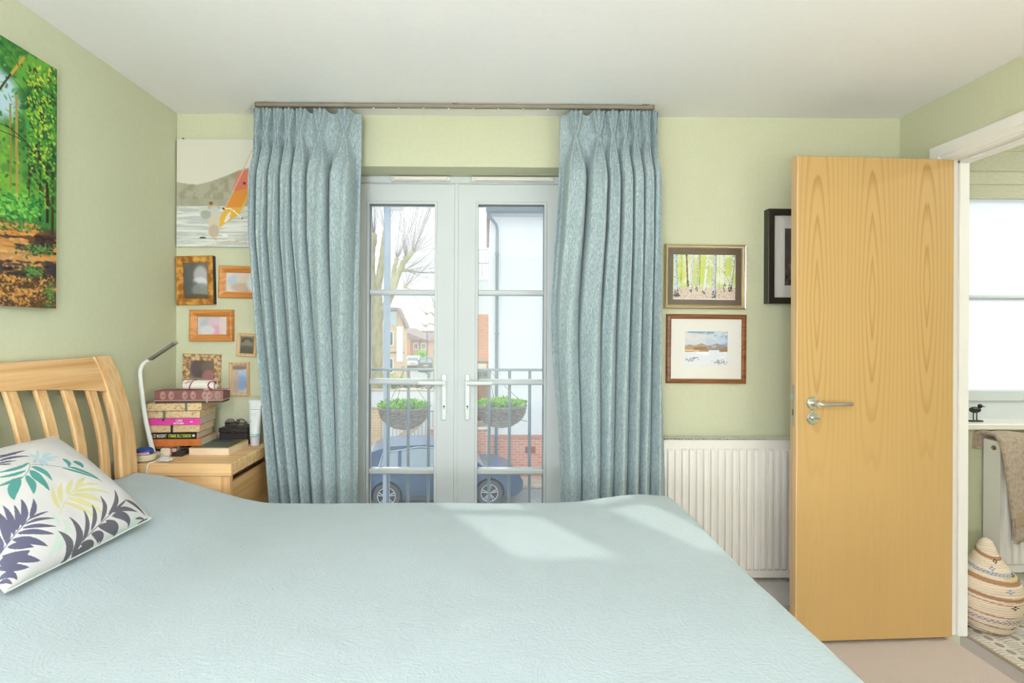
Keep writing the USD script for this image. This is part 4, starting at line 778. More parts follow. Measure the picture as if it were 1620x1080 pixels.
def loch():
    p = Pic(120, 92, (120, 158, 192), .78); q = lambda cx, cy: ((cx - 310) / 580, (cy - 300) / 445); f = p.fbm(5, 2, 4, 1, 1.6); R = np.random.default_rng(9)
    p.field(sst(.45, .6, f), (214, 216, 218), .9); p.ell(*q(430, 375), .2, .09, (224, 218, 214), .9, .4); p.ell(*q(540, 370), .1, .06, (220, 216, 214), .8, .5); p.ell(*q(700, 430), .28, .09, (206, 214, 222), .8, .5)
    p.field((p.v > np.interp(p.u, [0, .1, .25, .4, .52, .62, .75, .9, 1], [.40, .40, .42, .36, .42, .42, .36, .42, .44])) * 1.0, (146, 134, 132)); p.field(((p.v > .40) & (p.v < .5)) * sst(.5, .62, p.fbm(14, 5)), (196, 186, 180), .8)
    p.poly([q(310, 500), q(430, 495), q(560, 480), q(650, 520), q(600, 555), q(420, 560), q(310, 560)], (188, 150, 104)); p.poly([q(430, 510), q(600, 500), q(620, 545), q(440, 550)], (156, 112, 72)); p.poly([q(780, 530), q(890, 510), q(890, 572), q(800, 560)], (150, 118, 78)); p.poly([q(310, 540), q(520, 548), q(500, 566), q(310, 560)], (226, 190, 140))
    p.field((p.v > .605) * 1.0, (226, 230, 236)); p.field((p.v > .55) * (np.abs(p.u - .68) < .12) * 1.0, (226, 230, 236)); p.field((p.v > .6) * sst(.5, .65, p.fbm(6, 7)), (240, 242, 246), .8)
    for cx_, cy_, sx, sy, n in ((390, 670, 46, 16, 60), (800, 700, 52, 20, 90), (440, 650, 26, 8, 20)):
        for _ in range(n): x, y = R.normal(cx_, sx), R.normal(cy_, sy); p.ell(*q(x, y), R.uniform(.006, .016), R.uniform(.004, .012), [(108, 88, 76), (140, 120, 104), (84, 70, 62)][R.integers(3)], .8)
    wm = wood('mid_brown_moulding', (112, 66, 34), (142, 90, 52), (162, 108, 66), 'x', 1.6, .4)
    framed('framed_print', 'loch and mountains print in a brown wood frame with a wide white mount', .840, 1.212, 1.030, 1.351, .021, [(0, 0), (0, .012), (.003, .016), (.014, .019), (.018, .016), (.021, .011), (.021, 0)], wm, p, (.927, 1.127, 1.116, 1.272), plain('white_mount', (232, 229, 220), .8), rot=.25)
loch()
def dark_print():
    p = Pic(90, 110, (70, 66, 66), 1.2); p.field(p.fbm(6, 3), (130, 122, 118), .8); p.field((p.v > .62) * sst(.45, .6, p.fbm(12, 4)), (150, 128, 110), .7); p.field((p.v > .8) * sst(.5, .6, p.fbm(20, 6)), (40, 38, 40), .9); p.field((p.v < .1) * 1.0, (96, 96, 98), .6)
    bm = plain('black_box_frame', (44, 42, 34), .4); d = .042
    framed('framed_print', 'dark landscape in a deep black box frame, half hidden by the open door', 1.298, 1.74, 1.402, 1.838, .028, [(0, 0), (0, d), (.002, d + .001), (.026, d + .001), (.028, d), (.028, 0)], bm, p, (1.385, 1.652, 1.487, 1.752), plain('white_mount', (232, 229, 220), .8), back=.018)
dark_print()
# ------------------------------------------------------------ bedside table and what stands on it
ZN = .755
ns = T('bedside_table', 'oak bedside table with drawers in the corner beyond the bed', 'bedside table', (-1.19, 2.33, 0))
ns.part('top', box(-1.425, -.976, 2.113, 2.55, ZN - .048, ZN, .003), oak_x)
ns.part('side_panel', box(-1.42, -.995, 2.124, 2.144, .04, ZN - .048, .001), oak_x); ns.part('side_panel', box(-1.42, -.995, 2.525, 2.545, .04, ZN - .048, .001), oak_x)
ns.part('corner_post', box(-1.018, -.984, 2.122, 2.150, .0, ZN - .048, .002), oak_z); ns.part('corner_post', box(-1.018, -.984, 2.520, 2.547, .0, ZN - .048, .002), oak_z)
ns.part('back_panel', box(-1.42, -1.41, 2.144, 2.525, .04, ZN - .048), oak_z)
for z0, z1 in ((.395, ZN - .078), (.10, .385)): ns.part('drawer', box(-1.007, -.988, 2.152, 2.518, z0, z1, .002), wood('oak_drawer', (200, 150, 92), (217, 172, 114), (228, 188, 132), 'y') if 'oak_drawer' not in MATS else MATS['oak_drawer'])
ns.part('base_board', box(-1.41, -1.007, 2.144, 2.525, .05, .09), oak_z)
ns.part('gap_shade_strip', box(-1.41, -1.01, 2.146, 2.523, ZN - .075, ZN - .05), plain('gap_shade', (96, 66, 40), .7))  # dark strip painting the shade in the gap above the drawers

paper_m = mottled('page_edges', (222, 206, 178), (238, 224, 200), 300, .9, sc=(.05, .05, 3), detail=2.0)
paper2_m = mottled('grey_page_edges', (196, 184, 160), (216, 204, 180), 300, .9, sc=(.05, .05, 3), detail=2.0)
def on_face(m, O, r, u):
    r, u = A(r, float), A(u, float); n = np.cross(r, u); v = m.vertices; m = m.copy(); m.vertices = A(O) + v[:, :1] * r + v[:, 1:2] * u + v[:, 2:3] * n; return m
def book(name, label, x, y, z, w, d, h, rz, cover, pages, group=None, cat_='book', hard=False):
    """spine towards the viewer (-y); origin at the front left bottom corner"""
    t = T(name, label, cat_, (x, y, z), rz, local=True)
    c = .0022 if hard else .0012; o = .003 if hard else 0
    t.part('cover', cat(box(0, w, 0, d, 0, c, .0006), box(0, w, 0, d, h - c, h, .0006), box(0, w, 0, c * 1.2, 0, h, .0006)), cover)
    t.part('pages', box(.001 + o, w - .001 - o, c * 1.2, d - .001 - o, c, h - c), pages, False)
    return t
def cork(name, seed):
    g = G(); p = g.pos()[0]; f = g.noise(p, 70, 4.0, .6, (1, 1, 1.6)); f2 = g.noise(p, 160, 2.0)
    col = g.ramp(f, [(.30, L3((150, 118, 84))), (.40, L3((214, 184, 138))), (.6, L3((228, 202, 162)))]); col = g.mix(g.m('multiply', g.m('greater_than', f2, .66), .6), col, L3((134, 104, 84)))
    return g.done(name, base_color=col, roughness=.75, specular_ior_level=.2)
cork_m = cork('old_map_paper', 1)
green_rib = plain('green_ribbon', (92, 118, 98), .6); dark_rib = plain('dark_ribbon', (48, 40, 36), .6)
# the pile, from the table upwards
zs_ = ZN
def flat_prop(name, label, x0, x1, y0, y1, z0, z1, m, c, rz=0, b=.002):
    t = T(name, label, c, ((x0 + x1) / 2, (y0 + y1) / 2, z0), rz, local=True); w, d = (x1 - x0) / 2, (y1 - y0) / 2
    return t, w, d
mag = book('magazine', 'thick magazine with a brown and red cover, at the very bottom of the book pile', -1.40, 2.30, zs_, .112, .20, .028, 2, mottled('magazine_cover', (94, 66, 50), (196, 120, 84), 26, .35, sc=(1, 1, 2.5)), paper2_m); zs_ += .028
for px_a, c in ((.02, (52, 40, 36)), (.075, (190, 84, 66)), (.09, (222, 214, 200))): mag.part('cover_print', box(px_a, px_a + .045 if c[0] < 60 else px_a + .02, -.0008, .001, .004, .018), plain(f'mag_{c[0]}', c, .4))
book('book', 'orange paperback in the pile, just under the black one with lettering', -1.392, 2.298, zs_, .200, .155, .030, 4, mottled('orange_cover', (206, 112, 54), (226, 140, 76), 20, .4), paper2_m); zs_ += .030
bl = book('book', 'black paperback with white and lime lettering on its spine', -1.400, 2.296, zs_, .192, .150, .027, 3, plain('black_cover', (32, 30, 28), .35), paper2_m)
for tx, x, hgt, c, wd in (('LIZ NUGENT', .012, .0135, (238, 236, 226), .058), ('STRANGE SALLY DIAMOND', .078, .0135, (206, 222, 96), .092)):
    tm = meshkit.text_mesh(tx, hgt, .0005, True); e = tm.bounds; tm.vertices = tm.vertices * [wd / (e[1][0] - e[0][0]), 1, 1]
    bl.part('spine_lettering', on_face(tm, (x, -.0002, .0065), (1, 0, 0), (0, 0, 1)), plain(f'lettering_{c[2]}', c, .5), False)
bl.part('spine_emblem', cat(rod((.180, -.0006, .014), (.180, .001, .014), .006, 14)), plain('emblem_cream', (236, 226, 200), .5)); zs_ += .027
def ribboned(label, x, y, w, d, h, rz, rx, rm, seed):
    t = T('notebook', label, 'notebook', (x, y, zs_), rz, local=True)
    t.part('cover', cat(box(0, w, 0, d, 0, .003, .001), box(0, w, 0, d, h - .003, h, .001), box(0, w, 0, .003, 0, h, .001), box(w - .003, w, .004, d, .003, h - .003)), cork_m)
    t.part('pages', box(.003, w - .003, .003, d - .001, .003, h - .003), paper2_m, False)
    t.part('ribbon', minus(box(rx, rx + .009, -.0012, d + .001, -.0005, h + .0008), box(rx - .1, rx + .1, .0002, d + .0002, .0004, h - .0002)), rm, False)
    return t
ribboned('map-patterned notebook with a dark ribbon, between the pink and the black books', -1.405, 2.294, .206, .150, .031, 5, .092, dark_rib, 1); zs_ += .031
pk = book('book', 'bright pink paperback in the middle of the pile', -1.402, 2.292, zs_, .206, .170, .029, 6, plain('pink_cover', (228, 74, 168), .4), paper2_m)
for k, (tx, x, z, wd, hg) in enumerate((('Lisa', .108, .0150, .026, .010), ('Jewell', .100, .0040, .040, .009), ('abc', .164, .012, .012, .004))):
    if k == 2: pk.part('spine_emblem', box(.166, .176, -.0008, .001, .011, .015, .0005), plain('lettering_226', (238, 236, 226), .5)); continue
    tm = meshkit.text_mesh('Lian' if k == 0 else 'animals', hg, .0005, True); e = tm.bounds; tm.vertices = tm.vertices * [wd / (e[1][0] - e[0][0]), 1, 1]
    pk.part('spine_lettering', on_face(tm, (x, -.0002, z), (1, 0, 0), (0, 0, 1)), plain('lettering_226', (238, 236, 226), .5), False)
pk.part('spine_smudge', box(.055, .063, -.0007, .001, .017, .027, .001), plain('smudge_dark', (96, 40, 74), .6)); zs_ += .029
ribboned('map-patterned notebook with a green ribbon near its left end, above the pink book', -1.412, 2.290, .216, .165, .030, 5, .070, green_rib, 2); zs_ += .030
ribboned('map-patterned notebook with a green ribbon right of centre, directly under the maroon box', -1.405, 2.288, .212, .205, .032, 8, .148, green_rib, 3); zs_ += .032
# maroon box
def gift_box():
    w, d, h = .272, .085, .052
    t = T('gift_box', 'maroon patterned flat box on top of the book pile', 'box', (-1.380, 2.300, zs_), 6, local=True)
    p = Pic(150, 30, (142, 94, 90), .2); p.field(p.fbm(10, 4), (116, 68, 68), .5)
    for u in (.12, .24, .44, .56, .73, .80, .92):
        p.ell(u, .5, .034, .36, (196, 160, 146), .75, .4); p.ell(u + .004, .5, .020, .2, (150, 104, 98), .8, .3); p.ell(u - .006, .35, .006, .08, (214, 184, 168), .8, .3)
    p.field((p.u > .84) * 1.0, (158, 132, 116), .5); p.field((p.v > .95) * 1.0, (96, 60, 56))
    m, c = p.mesh((0, -.0008, h), (w, 0, 0), (0, 0, -(h - .012)), .0006); t.part('front_print', m, photo_m, True, color=c)
    t.part('lid', box(0, w, 0, d, .012, h, .002), plain('maroon_lid', (134, 84, 82), .5)); t.part('lid_rim', box(-.003, w + .002, -.003, d + .002, .0095, .0125, .0008), plain('rim_cream', (206, 186, 168), .5)); t.part('tray', box(.002, w - .002, .001, d - .002, 0, .0095, .001), plain('tray_brown', (92, 62, 54), .6))
    t.part('clasp', cat(box(.205, .211, -.004, 0, .004, .030, .001), rod((.208, -.004, .004), (.208, 0, .004), .004, 10)), plain('clasp_silver', (206, 196, 186), .3, .6))
    return zs_ + h
zt2 = gift_box()
# rolled sheet tied with a red ribbon
def scroll():
    c = A([-1.284, 2.352, zt2]); r = .0175
    t = T('scroll', 'rolled white paper tied with a dark red ribbon, on top of the maroon box', 'paper roll', (c[0], c[1], c[2]))
    a = np.linspace(0, 2 * np.pi * 1.6, 56); rad = .0145 + .0062 * a / a[-1]; yy, zz2 = rad * np.cos(a - 1.2), rad * np.sin(a - 1.2); zz2 = zz2 - zz2.min(); xs = np.linspace(0, .132, 14)
    P = np.stack(np.broadcast_arrays(c[0] + xs[None, :], c[1] + yy[:, None] + 0 * xs, c[2] + .0015 + zz2[:, None] + 0 * xs), -1).copy()
    wp = plain('white_paper', (236, 230, 218), .7); t.part('sheet', shell(P, .0008), wp, True)
    t.part('curled_end', cat(box(c[0] + .095, c[0] + .196, c[1] - .030, c[1] + .006, c[2] + .0005, c[2] + .0025, .0008)), wp)
    rib = plain('dark_red_ribbon', (150, 44, 56), .5)
    ang = np.linspace(0, 2 * np.pi, 30); t.part('ribbon', tube(np.stack([c[0] + .036 + .010 * np.sin(ang), c[1] + .0225 * np.cos(ang), c[2] + .0225 + .0212 * np.sin(ang)], 1)[:-1], .0017, 6, True), rib)
    t.part('ribbon_tail', tube([(c[0] + .036, c[1] - .012, c[2] + .036), (c[0] + .024, c[1] - .022, c[2] + .034), (c[0] + .016, c[1] - .026, c[2] + .028)], .0014, 6), rib)
    a2 = np.linspace(-.6, 3.6, 24); Q = np.stack([c[0] + .128 + .018 * np.cos(a2 + 1.0), 0 * a2 + c[1] - .025, c[2] + .0205 + .0185 * np.sin(a2 + 1.0)], 1)
    G2 = np.stack([Q + [0, 0, 0], Q + [0, .012, 0]], 1); t.part('red_edge', cat(shell(G2, .0015), box(c[0] + .118, c[0] + .198, c[1] - .032, c[1] - .029, c[2] + .0005, c[2] + .004, .0008)), rib, True)
scroll()
# desk lamp
def desk_lamp():
    y = 2.235; wm = plain('lamp_white', (232, 234, 226), .35)
    t = T('desk_lamp', 'slim white bent desk lamp at the left end of the bedside table', 'lamp', (-1.352, y, ZN))
    X = lambda px, py: ((px - 774.3) / 870 * y + .0137, y, 1.265 - (py - 525) / 870 * y - .004)
    pts = A([X(*q) for q in ((245.5, 719), (240, 695), (233.6, 667), (229, 638), (225.6, 609), (224, 594), (224.6, 585), (228, 577.5), (233, 572.5), (240, 568.8))])
    pts[0, 2] = ZN + .016
    t.part('stem', tube(pts, np.linspace(.0092, .0070, len(pts)), 14), wm)
    hp = A([X(240, 569), X(279.3, 542.5)]); d = (hp[1] - hp[0]); d /= np.linalg.norm(d); up = np.cross(d, [0, 1, 0]); up *= np.sign(up[2])
    cs = []
    for s_ in (0, np.linalg.norm(hp[1] - hp[0])):
        for sy in (-.014, .014):
            for su in (-.004, .0045): cs.append(hp[0] + d * s_ + A([0, sy, 0]) + up * su)
    t.part('head', hull(cs), plain('lamp_grey', (132, 134, 128), .35, .5)); t.part('head_tip', hull([hp[1] + A([0, sy, 0]) + up * su + d * e for sy in (-.014, .014) for su in (-.005, .0055) for e in (-.004, .003)]), plain('lamp_silver', (198, 196, 188), .3, .7))
    t.part('base', lathe([(.036, 0), (.036, .010), (.030, .015), (0, .0165)], (-1.352, y, ZN), 32), wm)
    solo('cable', tube([(-1.312, 2.222, ZN + .004), (-1.276, 2.185, ZN + .003), (-1.280, 2.13, ZN + .003), (-1.288, 2.113, ZN + .003), (-1.292, 2.1085, ZN - .010), (-1.294, 2.108, ZN - .03), (-1.291, 2.108, ZN - .06), (-1.296, 2.108, ZN - .11), (-1.292, 2.109, .52)], .0028, 8), wm, 'thin white cable hanging over the front edge of the bedside table', 'cable')
desk_lamp()
def bowl_bits():
    c = (-1.395, 2.335, ZN)
    pass
# small cream dish with a blue pouch in it, left of the lamp
t = T('dish', 'small cream dish behind the headboard post, left of the lamp', 'dish', (-1.330, 2.155, ZN))
t.part('bowl', lathe([(.022, 0), (.036, .006), (.041, .022), (.042, .030), (.039, .030), (.036, .022), (.02, .008), (0, .007)], (-1.330, 2.155, ZN), 32), plain('cream_ceramic', (226, 214, 180), .4))
q_ = trimesh.creation.icosphere(3, 1.0); q_.vertices = q_.vertices * [.033, .026, .016] * (1 + .18 * (meshkit.fbm(q_.vertices * 2 + 4, 2, 3) - .5))[:, None] + [-1.330, 2.155, ZN + .040]
t2 = T('pouch', 'dark blue pouch with white and pink edging, lying in the cream dish', 'pouch', (-1.330, 2.155, ZN + .026)); t2.part('body', q_, plain('blue_pouch', (36, 66, 140), .5), True)
t2.part('edging', tube([(-1.362, 2.140, ZN + .034), (-1.342, 2.131, ZN + .0325), (-1.322, 2.130, ZN + .0325), (-1.302, 2.138, ZN + .034)], .0034, 8), plain('white_trim', (236, 232, 234), .5)); t2.part('zip', tube([(-1.335, 2.128, ZN + .037), (-1.318, 2.129, ZN + .037), (-1.304, 2.135, ZN + .039)], .0024, 8), plain('pink_trim', (216, 120, 146), .5))
def crumple(name, label, c, s, seed, col, cat_):
    m = trimesh.creation.icosphere(4, 1.0); n = meshkit.fbm(m.vertices * 1.7 + seed, 3, seed); m.vertices = m.vertices * (.55 + .9 * n)[:, None] * A(s); m.vertices[:, 2] -= m.vertices[:, 2].min(); m.vertices += A(c)
    solo(name, m, plain(f'tissue_{seed}', col, .85), label, cat_, smooth=25)
crumple('tissue', 'crumpled cream tissue beside the lamp base', (-1.285, 2.215, ZN + .0005), (.018, .016, .019), 4, (226, 214, 192), 'tissue')
crumple('tissue', 'flat crumpled white tissue at the front edge, right of the dish', (-1.248, 2.150, ZN + .0005), (.026, .018, .009), 9, (220, 216, 212), 'tissue')
# remote control
rc = T('remote_control', 'black remote control lying between the book pile and the flat book', 'remote control', (-1.252, 2.335, ZN), 0, local=True)
rc.part('body', hull([(x, y, z) for x, y, z in [(-.022, -.10, 0), (.022, -.10, 0), (-.020, -.094, .013), (.020, -.094, .013), (-.022, .10, 0), (.022, .10, 0), (-.020, .10, .020), (.020, .10, .020), (-.024, -.09, .006), (.024, -.09, .006), (-.024, .1, .012), (.024, .1, .012)]]), plain('remote_black', (44, 42, 42), .45))
bt = []
for i in range(7):
    for j in range(3): bt.append((-.012 + j * .012, -.03 + i * .017))
for x, y in bt: rc.part('button', box(x - .0038, x + .0038, y - .005, y + .005, .013 + (y + .1) * .035, .0185 + (y + .1) * .035, .0012), plain('button_grey', (74, 72, 72), .5))
# the flat thick book at the front
t = T('book', 'thick book lying flat at the front with a dark cover and lime border', 'book', (-1.218, 2.262, ZN), 0, local=True)
w, d, h = .166, .188, .0285
t.part('pages', box(.001, w - .001, .001, d - .001, .0012, h - .0014, .001), mottled('peach_page_edges', (232, 206, 172), (242, 222, 192), 300, .9, sc=(.05, .05, 3), detail=2.0), False)
t.part('back_cover', box(0, w, 0, d, 0, .0012), plain('peach_cover', (238, 214, 182), .5))
def cover_pic():
    p = Pic(84, 100, (74, 74, 66), 1.13); p.field((p.v > .02) * ((p.u > .93) | (p.v > .93)) * 1.0, (196, 196, 60)); p.field((p.u < .03) * 1.0, (196, 196, 60), .6)
    R = np.random.default_rng(2)
    for i in range(15):
        v = .30 + i * .042; u = .12
        while u < .84: L_ = R.uniform(.02, .07); p.line([(u, v), (min(u + L_, .86), v)], .022, (150, 164, 168), .9); u += L_ + .02
    p.ell(.8, .12, .14, .07, (176, 110, 92), .9, .3); p.field((p.v > .955) * 1.0, (176, 182, 70)); p.field((p.v > .98) * 1.0, (236, 226, 190)); return p
m, c = cover_pic().mesh((0, d, h + .0004), (w, 0, 0), (0, -d, 0), .0016); t.part('front_cover', m, photo_m, True, color=c)
# black box with glasses and a cable on it
bk = T('black_case', 'black leather case standing against the wall behind the flat book', 'case', (-1.136, 2.48, ZN))
leather = mottled('black_leather', (40, 36, 36), (54, 50, 48), 140, .45, bump=.2, bscale=260)
bk.part('body', box(-1.188, -1.064, 2.457, 2.548, ZN, ZN + .055, .004), leather); bk.part('lid', box(-1.190, -1.062, 2.455, 2.550, ZN + .056, ZN + .078, .004), leather); bk.part('clasp', box(-1.134, -1.118, 2.452, 2.456, ZN + .046, ZN + .066, .001), plain('case_clasp', (70, 66, 62), .3, .6))
gl = T('glasses', 'dark folded spectacles with clear lenses lying on the black case', 'glasses', (-1.125, 2.47, ZN + .079)); dk = plain('tortoise_dark', (58, 44, 38), .3); zg = ZN + .081
def ring(cx_, cy_, rx, rz_, z, n=24): a = np.linspace(0, 2 * np.pi, n, endpoint=False); return np.stack([cx_ + rx * np.cos(a), cy_ + .006 * np.sin(a), z + rz_ + rz_ * np.sin(a)], 1)
for cx_ in (-1.151, -1.103):
    r_ = gl.part('rim', tube(ring(cx_, 2.482, .0215, .0155, zg), .0019, 8, True), dk); lz = ring(cx_, 2.482, .020, .0145, zg + .001)
    gl.part('lens', hull(np.vstack([lz, lz + [0, .0015, 0]])), pane_mat('lens_glass', (.97, .98, .98), 0, .05), False)
gl.part('bridge', tube([(-1.131, 2.482, zg + .018), (-1.127, 2.479, zg + .021), (-1.123, 2.482, zg + .018)], .0016, 8), dk)
for s_, x in ((1, -1.173), (-1, -1.081)): gl.part('temple', tube([(x, 2.483, zg + .018), (x - .002 * s_, 2.498, zg + .014), (x + .05 * s_, 2.506 + .004 * s_, zg + .008), (x + .10 * s_, 2.510 + .006 * s_, zg + .003)], .0018, 8), dk)
a = np.linspace(0, 2 * np.pi * 3.2, 90); R_ = .026 + .006 * np.sin(a * .7)
solo('cable', tube(np.stack([-1.150 + R_ * np.cos(a), 2.503 + R_ * .8 * np.sin(a), ZN + .0815 + .005 * (1 + np.sin(a * 1.3)) + a * .0006], 1), .0021, 7), plain('cable_black', (50, 42, 40), .5), 'black coiled cable around the spectacles on the black case', 'cable')
# cream tube
t = T('tube', 'white hand cream tube standing on its cap beside the left curtain', 'tube', (-1.033, 2.47, ZN)); yt = 2.47; H0, H1 = ZN + .042, ZN + .200
nz = 20; P = []
for i in range(nz):
    f = i / (nz - 1); z = H0 + (H1 - H0) * f; ww = .0225 + .0055 * f; dd = .020 * (1 - f) ** .8 + .0012; a = np.linspace(0, 2 * np.pi, 32, endpoint=False); P.append(np.stack([-1.033 + ww * np.cos(a), yt + dd * np.sin(a), z + 0 * a], 1))
P = A(P); V = np.vstack([P.reshape(-1, 3), [[-1.033, yt, H0], [-1.033, yt, H1]]]); F = list(grid_faces(nz, 32, True)); b_ = nz * 32
F += [(b_, (j + 1) % 32, j) for j in range(32)] + [(b_ + 1, (nz - 1) * 32 + j, (nz - 1) * 32 + (j + 1) % 32) for j in range(32)]
m = trimesh.Trimesh(V, A(F), process=False)
if m.volume < 0: m.invert()
t.part('body', m, plain('tube_white', (232, 238, 236), .35), 50)
t.part('cap', lathe([(.0185, 0), (.019, .002), (.0215, .040), (0, .041)], (-1.033, yt, ZN), 32), plain('tube_cap', (206, 206, 216), .3))
def band(z0, z1, c, nm, a0=0, a1=2 * np.pi, k=33):
    rows = []
    for z in (z0, z1):
        f = (z - H0) / (H1 - H0); ww = .0225 + .0055 * f + .0004; dd = .020 * (1 - f) ** .8 + .0016; a = np.linspace(a0, a1, k); rows.append(np.stack([-1.033 + ww * np.cos(a), yt + dd * np.sin(a), z + 0 * a], 1))
    t.part(nm, shell(A(rows), .0005), plain('tube_' + nm, c, .4), False)
band(H0 + .004, H0 + .009, (120, 190, 174), 'green_band'); band(H0 + .116, H0 + .119, (176, 190, 192), 'lettering_line', np.pi * 1.25, np.pi * 1.78, 14); band(H0 + .098, H0 + .100, (200, 210, 210), 'small_print', np.pi * 1.30, np.pi * 1.66, 14); band(H0 + .090, H0 + .092, (206, 214, 214), 'small_print', np.pi * 1.30, np.pi * 1.6, 14)
f = (.062) / (H1 - H0); dd = .020 * (1 - f) ** .8
t.part('drop_emblem', on_face(prism([(math.cos(a) * .0048 * (1 - .0 * math.sin(a)), math.sin(a) * .0065 + (.004 if abs(a - math.pi / 2) < .2 else 0)) for a in np.linspace(0, 2 * math.pi, 24, endpoint=False)], 0, .0006), (-1.046, yt - dd * .83 - .0006, H0 + .062), (1, 0, 0), (0, 0, 1)), plain('drop_blue', (138, 186, 196), .4), False)
t.part('crimp', box(-1.0612, -1.0048, yt - .0018, yt + .0018, H1 - .010, H1 + .001, .0006), plain('tube_white', (232, 238, 236), .35))
# ------------------------------------------------------------ outside the French window
GZ = -3.0
def px(x, y, Y): return ((x - 769) / 870 * Y, Y, 1.265 - (y - 525) / 870 * Y)
road_m = mottled('asphalt', (150, 150, 148), (172, 170, 166), 8, .9, detail=6.0)
pave_m = mottled('pavement', (186, 174, 156), (206, 194, 176), 6, .9, detail=6.0)
def brick(name, c1, c2, mort, sx=1.0):
    g = G(); p, x, y, z = g.pos(); v = g.node('combine_xyz', 'vector', x=g.m('add', x, y), y=z, z=0.0)
    b = g.node('brick_texture', 'color', vector=v, color1=L3(c1), color2=L3(c2), mortar=L3(mort), scale=1.0, mortar_size=.010, brick_width=.225 * sx, row_height=.075 * sx, bias=.0)
    return g.done(name, base_color=b, roughness=.9, specular_ior_level=.2)
red_b = brick('red_brick', (212, 138, 116), (226, 158, 134), (222, 196, 180)); tan_b = brick('tan_brick', (218, 178, 128), (228, 196, 150), (226, 212, 190)); or_b = brick('orange_brick', (216, 136, 98), (228, 152, 116), (232, 192, 166))
render_m = mottled('cream_render', (230, 234, 234), (234, 237, 236), 3, .9); slate_m = mottled('roof_tile', (150, 128, 128), (176, 152, 150), 3, .8); grey_metal = plain('grey_blue_metal', (104, 118, 132), .45, .2); ext_white = plain('exterior_white', (240, 240, 238), .5)
dark_gl = plain('dark_window', (84, 96, 106), .1, spec=.6)
struct('floor', box(-70, 70, 3.4, 170, GZ - .3, GZ), road_m)
struct('trim_5', box(-70, 70, 15.0, 15.9, GZ, GZ + .10, .02), pave_m)

# Juliet railing
YR = 2.935
r = T('railing', 'grey metal balcony railing of upright bars right outside the French window', 'railing', (-.15, YR, .06))
bar_m = plain('railing_metal', (128, 140, 148), .4, .1)
r.part('top_rail', box(-.93, .63, YR - .022, YR + .022, 1.058, 1.070, .003), bar_m); r.part('upper_rail', box(-.93, .63, YR - .008, YR + .008, 1.038, 1.046, .002), bar_m) if False else None
r.part('bottom_rail', box(-.93, .63, YR - .012, YR + .012, .07, .085, .002), bar_m)
for k in range(-4, 10): x = -.4125 + .1078 * k; r.part('baluster', rod((x, YR, .08), (x, YR, 1.06), .0082, 12), bar_m)
for x in (-.925, .625):
    r.part('wall_fixing', box(x - .02, x + .02, 2.865, YR, 1.02, 1.056, .003), bar_m); r.part('wall_fixing', box(x - .02, x + .02, 2.865, YR, .06, .09, .003), bar_m)

wick = mottled('wicker', (136, 124, 122), (184, 170, 162), 60, .8, sc=(1, 1, 2)); leaf_ms = []
for i, (c, tr_) in enumerate((((132, 190, 70), (150, 210, 70)), ((164, 212, 96), (190, 230, 110)), ((96, 156, 64), (110, 180, 60)))):
    g = G(); d_ = g.node('diffuse_bsdf', 'BSDF', color=L3(c)); tr2 = g.node('translucent_bsdf', 'BSDF', color=L3(tr_)); mx = g.node('mix_closure', 'closure', fac=.4, closure1=d_, closure2=tr2)
    leaf_ms.append(usdkit.material(stage, f'/World/Looks/leaf_{i}', g.n, g.l, surface=mx[1]))
def leaf_mesh(p, d, n, L, w):
    d = d / np.linalg.norm(d); s = np.cross(d, n); s /= np.linalg.norm(s) + 1e-9; n = np.cross(s, d)
    return np.stack([p, p + d * L * .35 + s * w / 2 + n * L * .06, p + d * L * .75 + s * w * .35 + n * L * .04, p + d * L - n * L * .08, p + d * L * .75 - s * w * .35 + n * L * .04, p + d * L * .35 - s * w / 2 + n * L * .06]), A([(0, 1, 5), (1, 2, 5), (2, 4, 5), (2, 3, 4)])
def leaves(P, D, L, w, R):
    V, F = [], []
    for p, d in zip(P, D):
        v, f = leaf_mesh(p, d, R.normal(0, 1, 3), L * R.uniform(.7, 1.3), w * R.uniform(.7, 1.3)); F.append(f + 6 * len(V)); V.append(v)
    return trimesh.Trimesh(np.vstack(V), np.vstack(F), process=False)
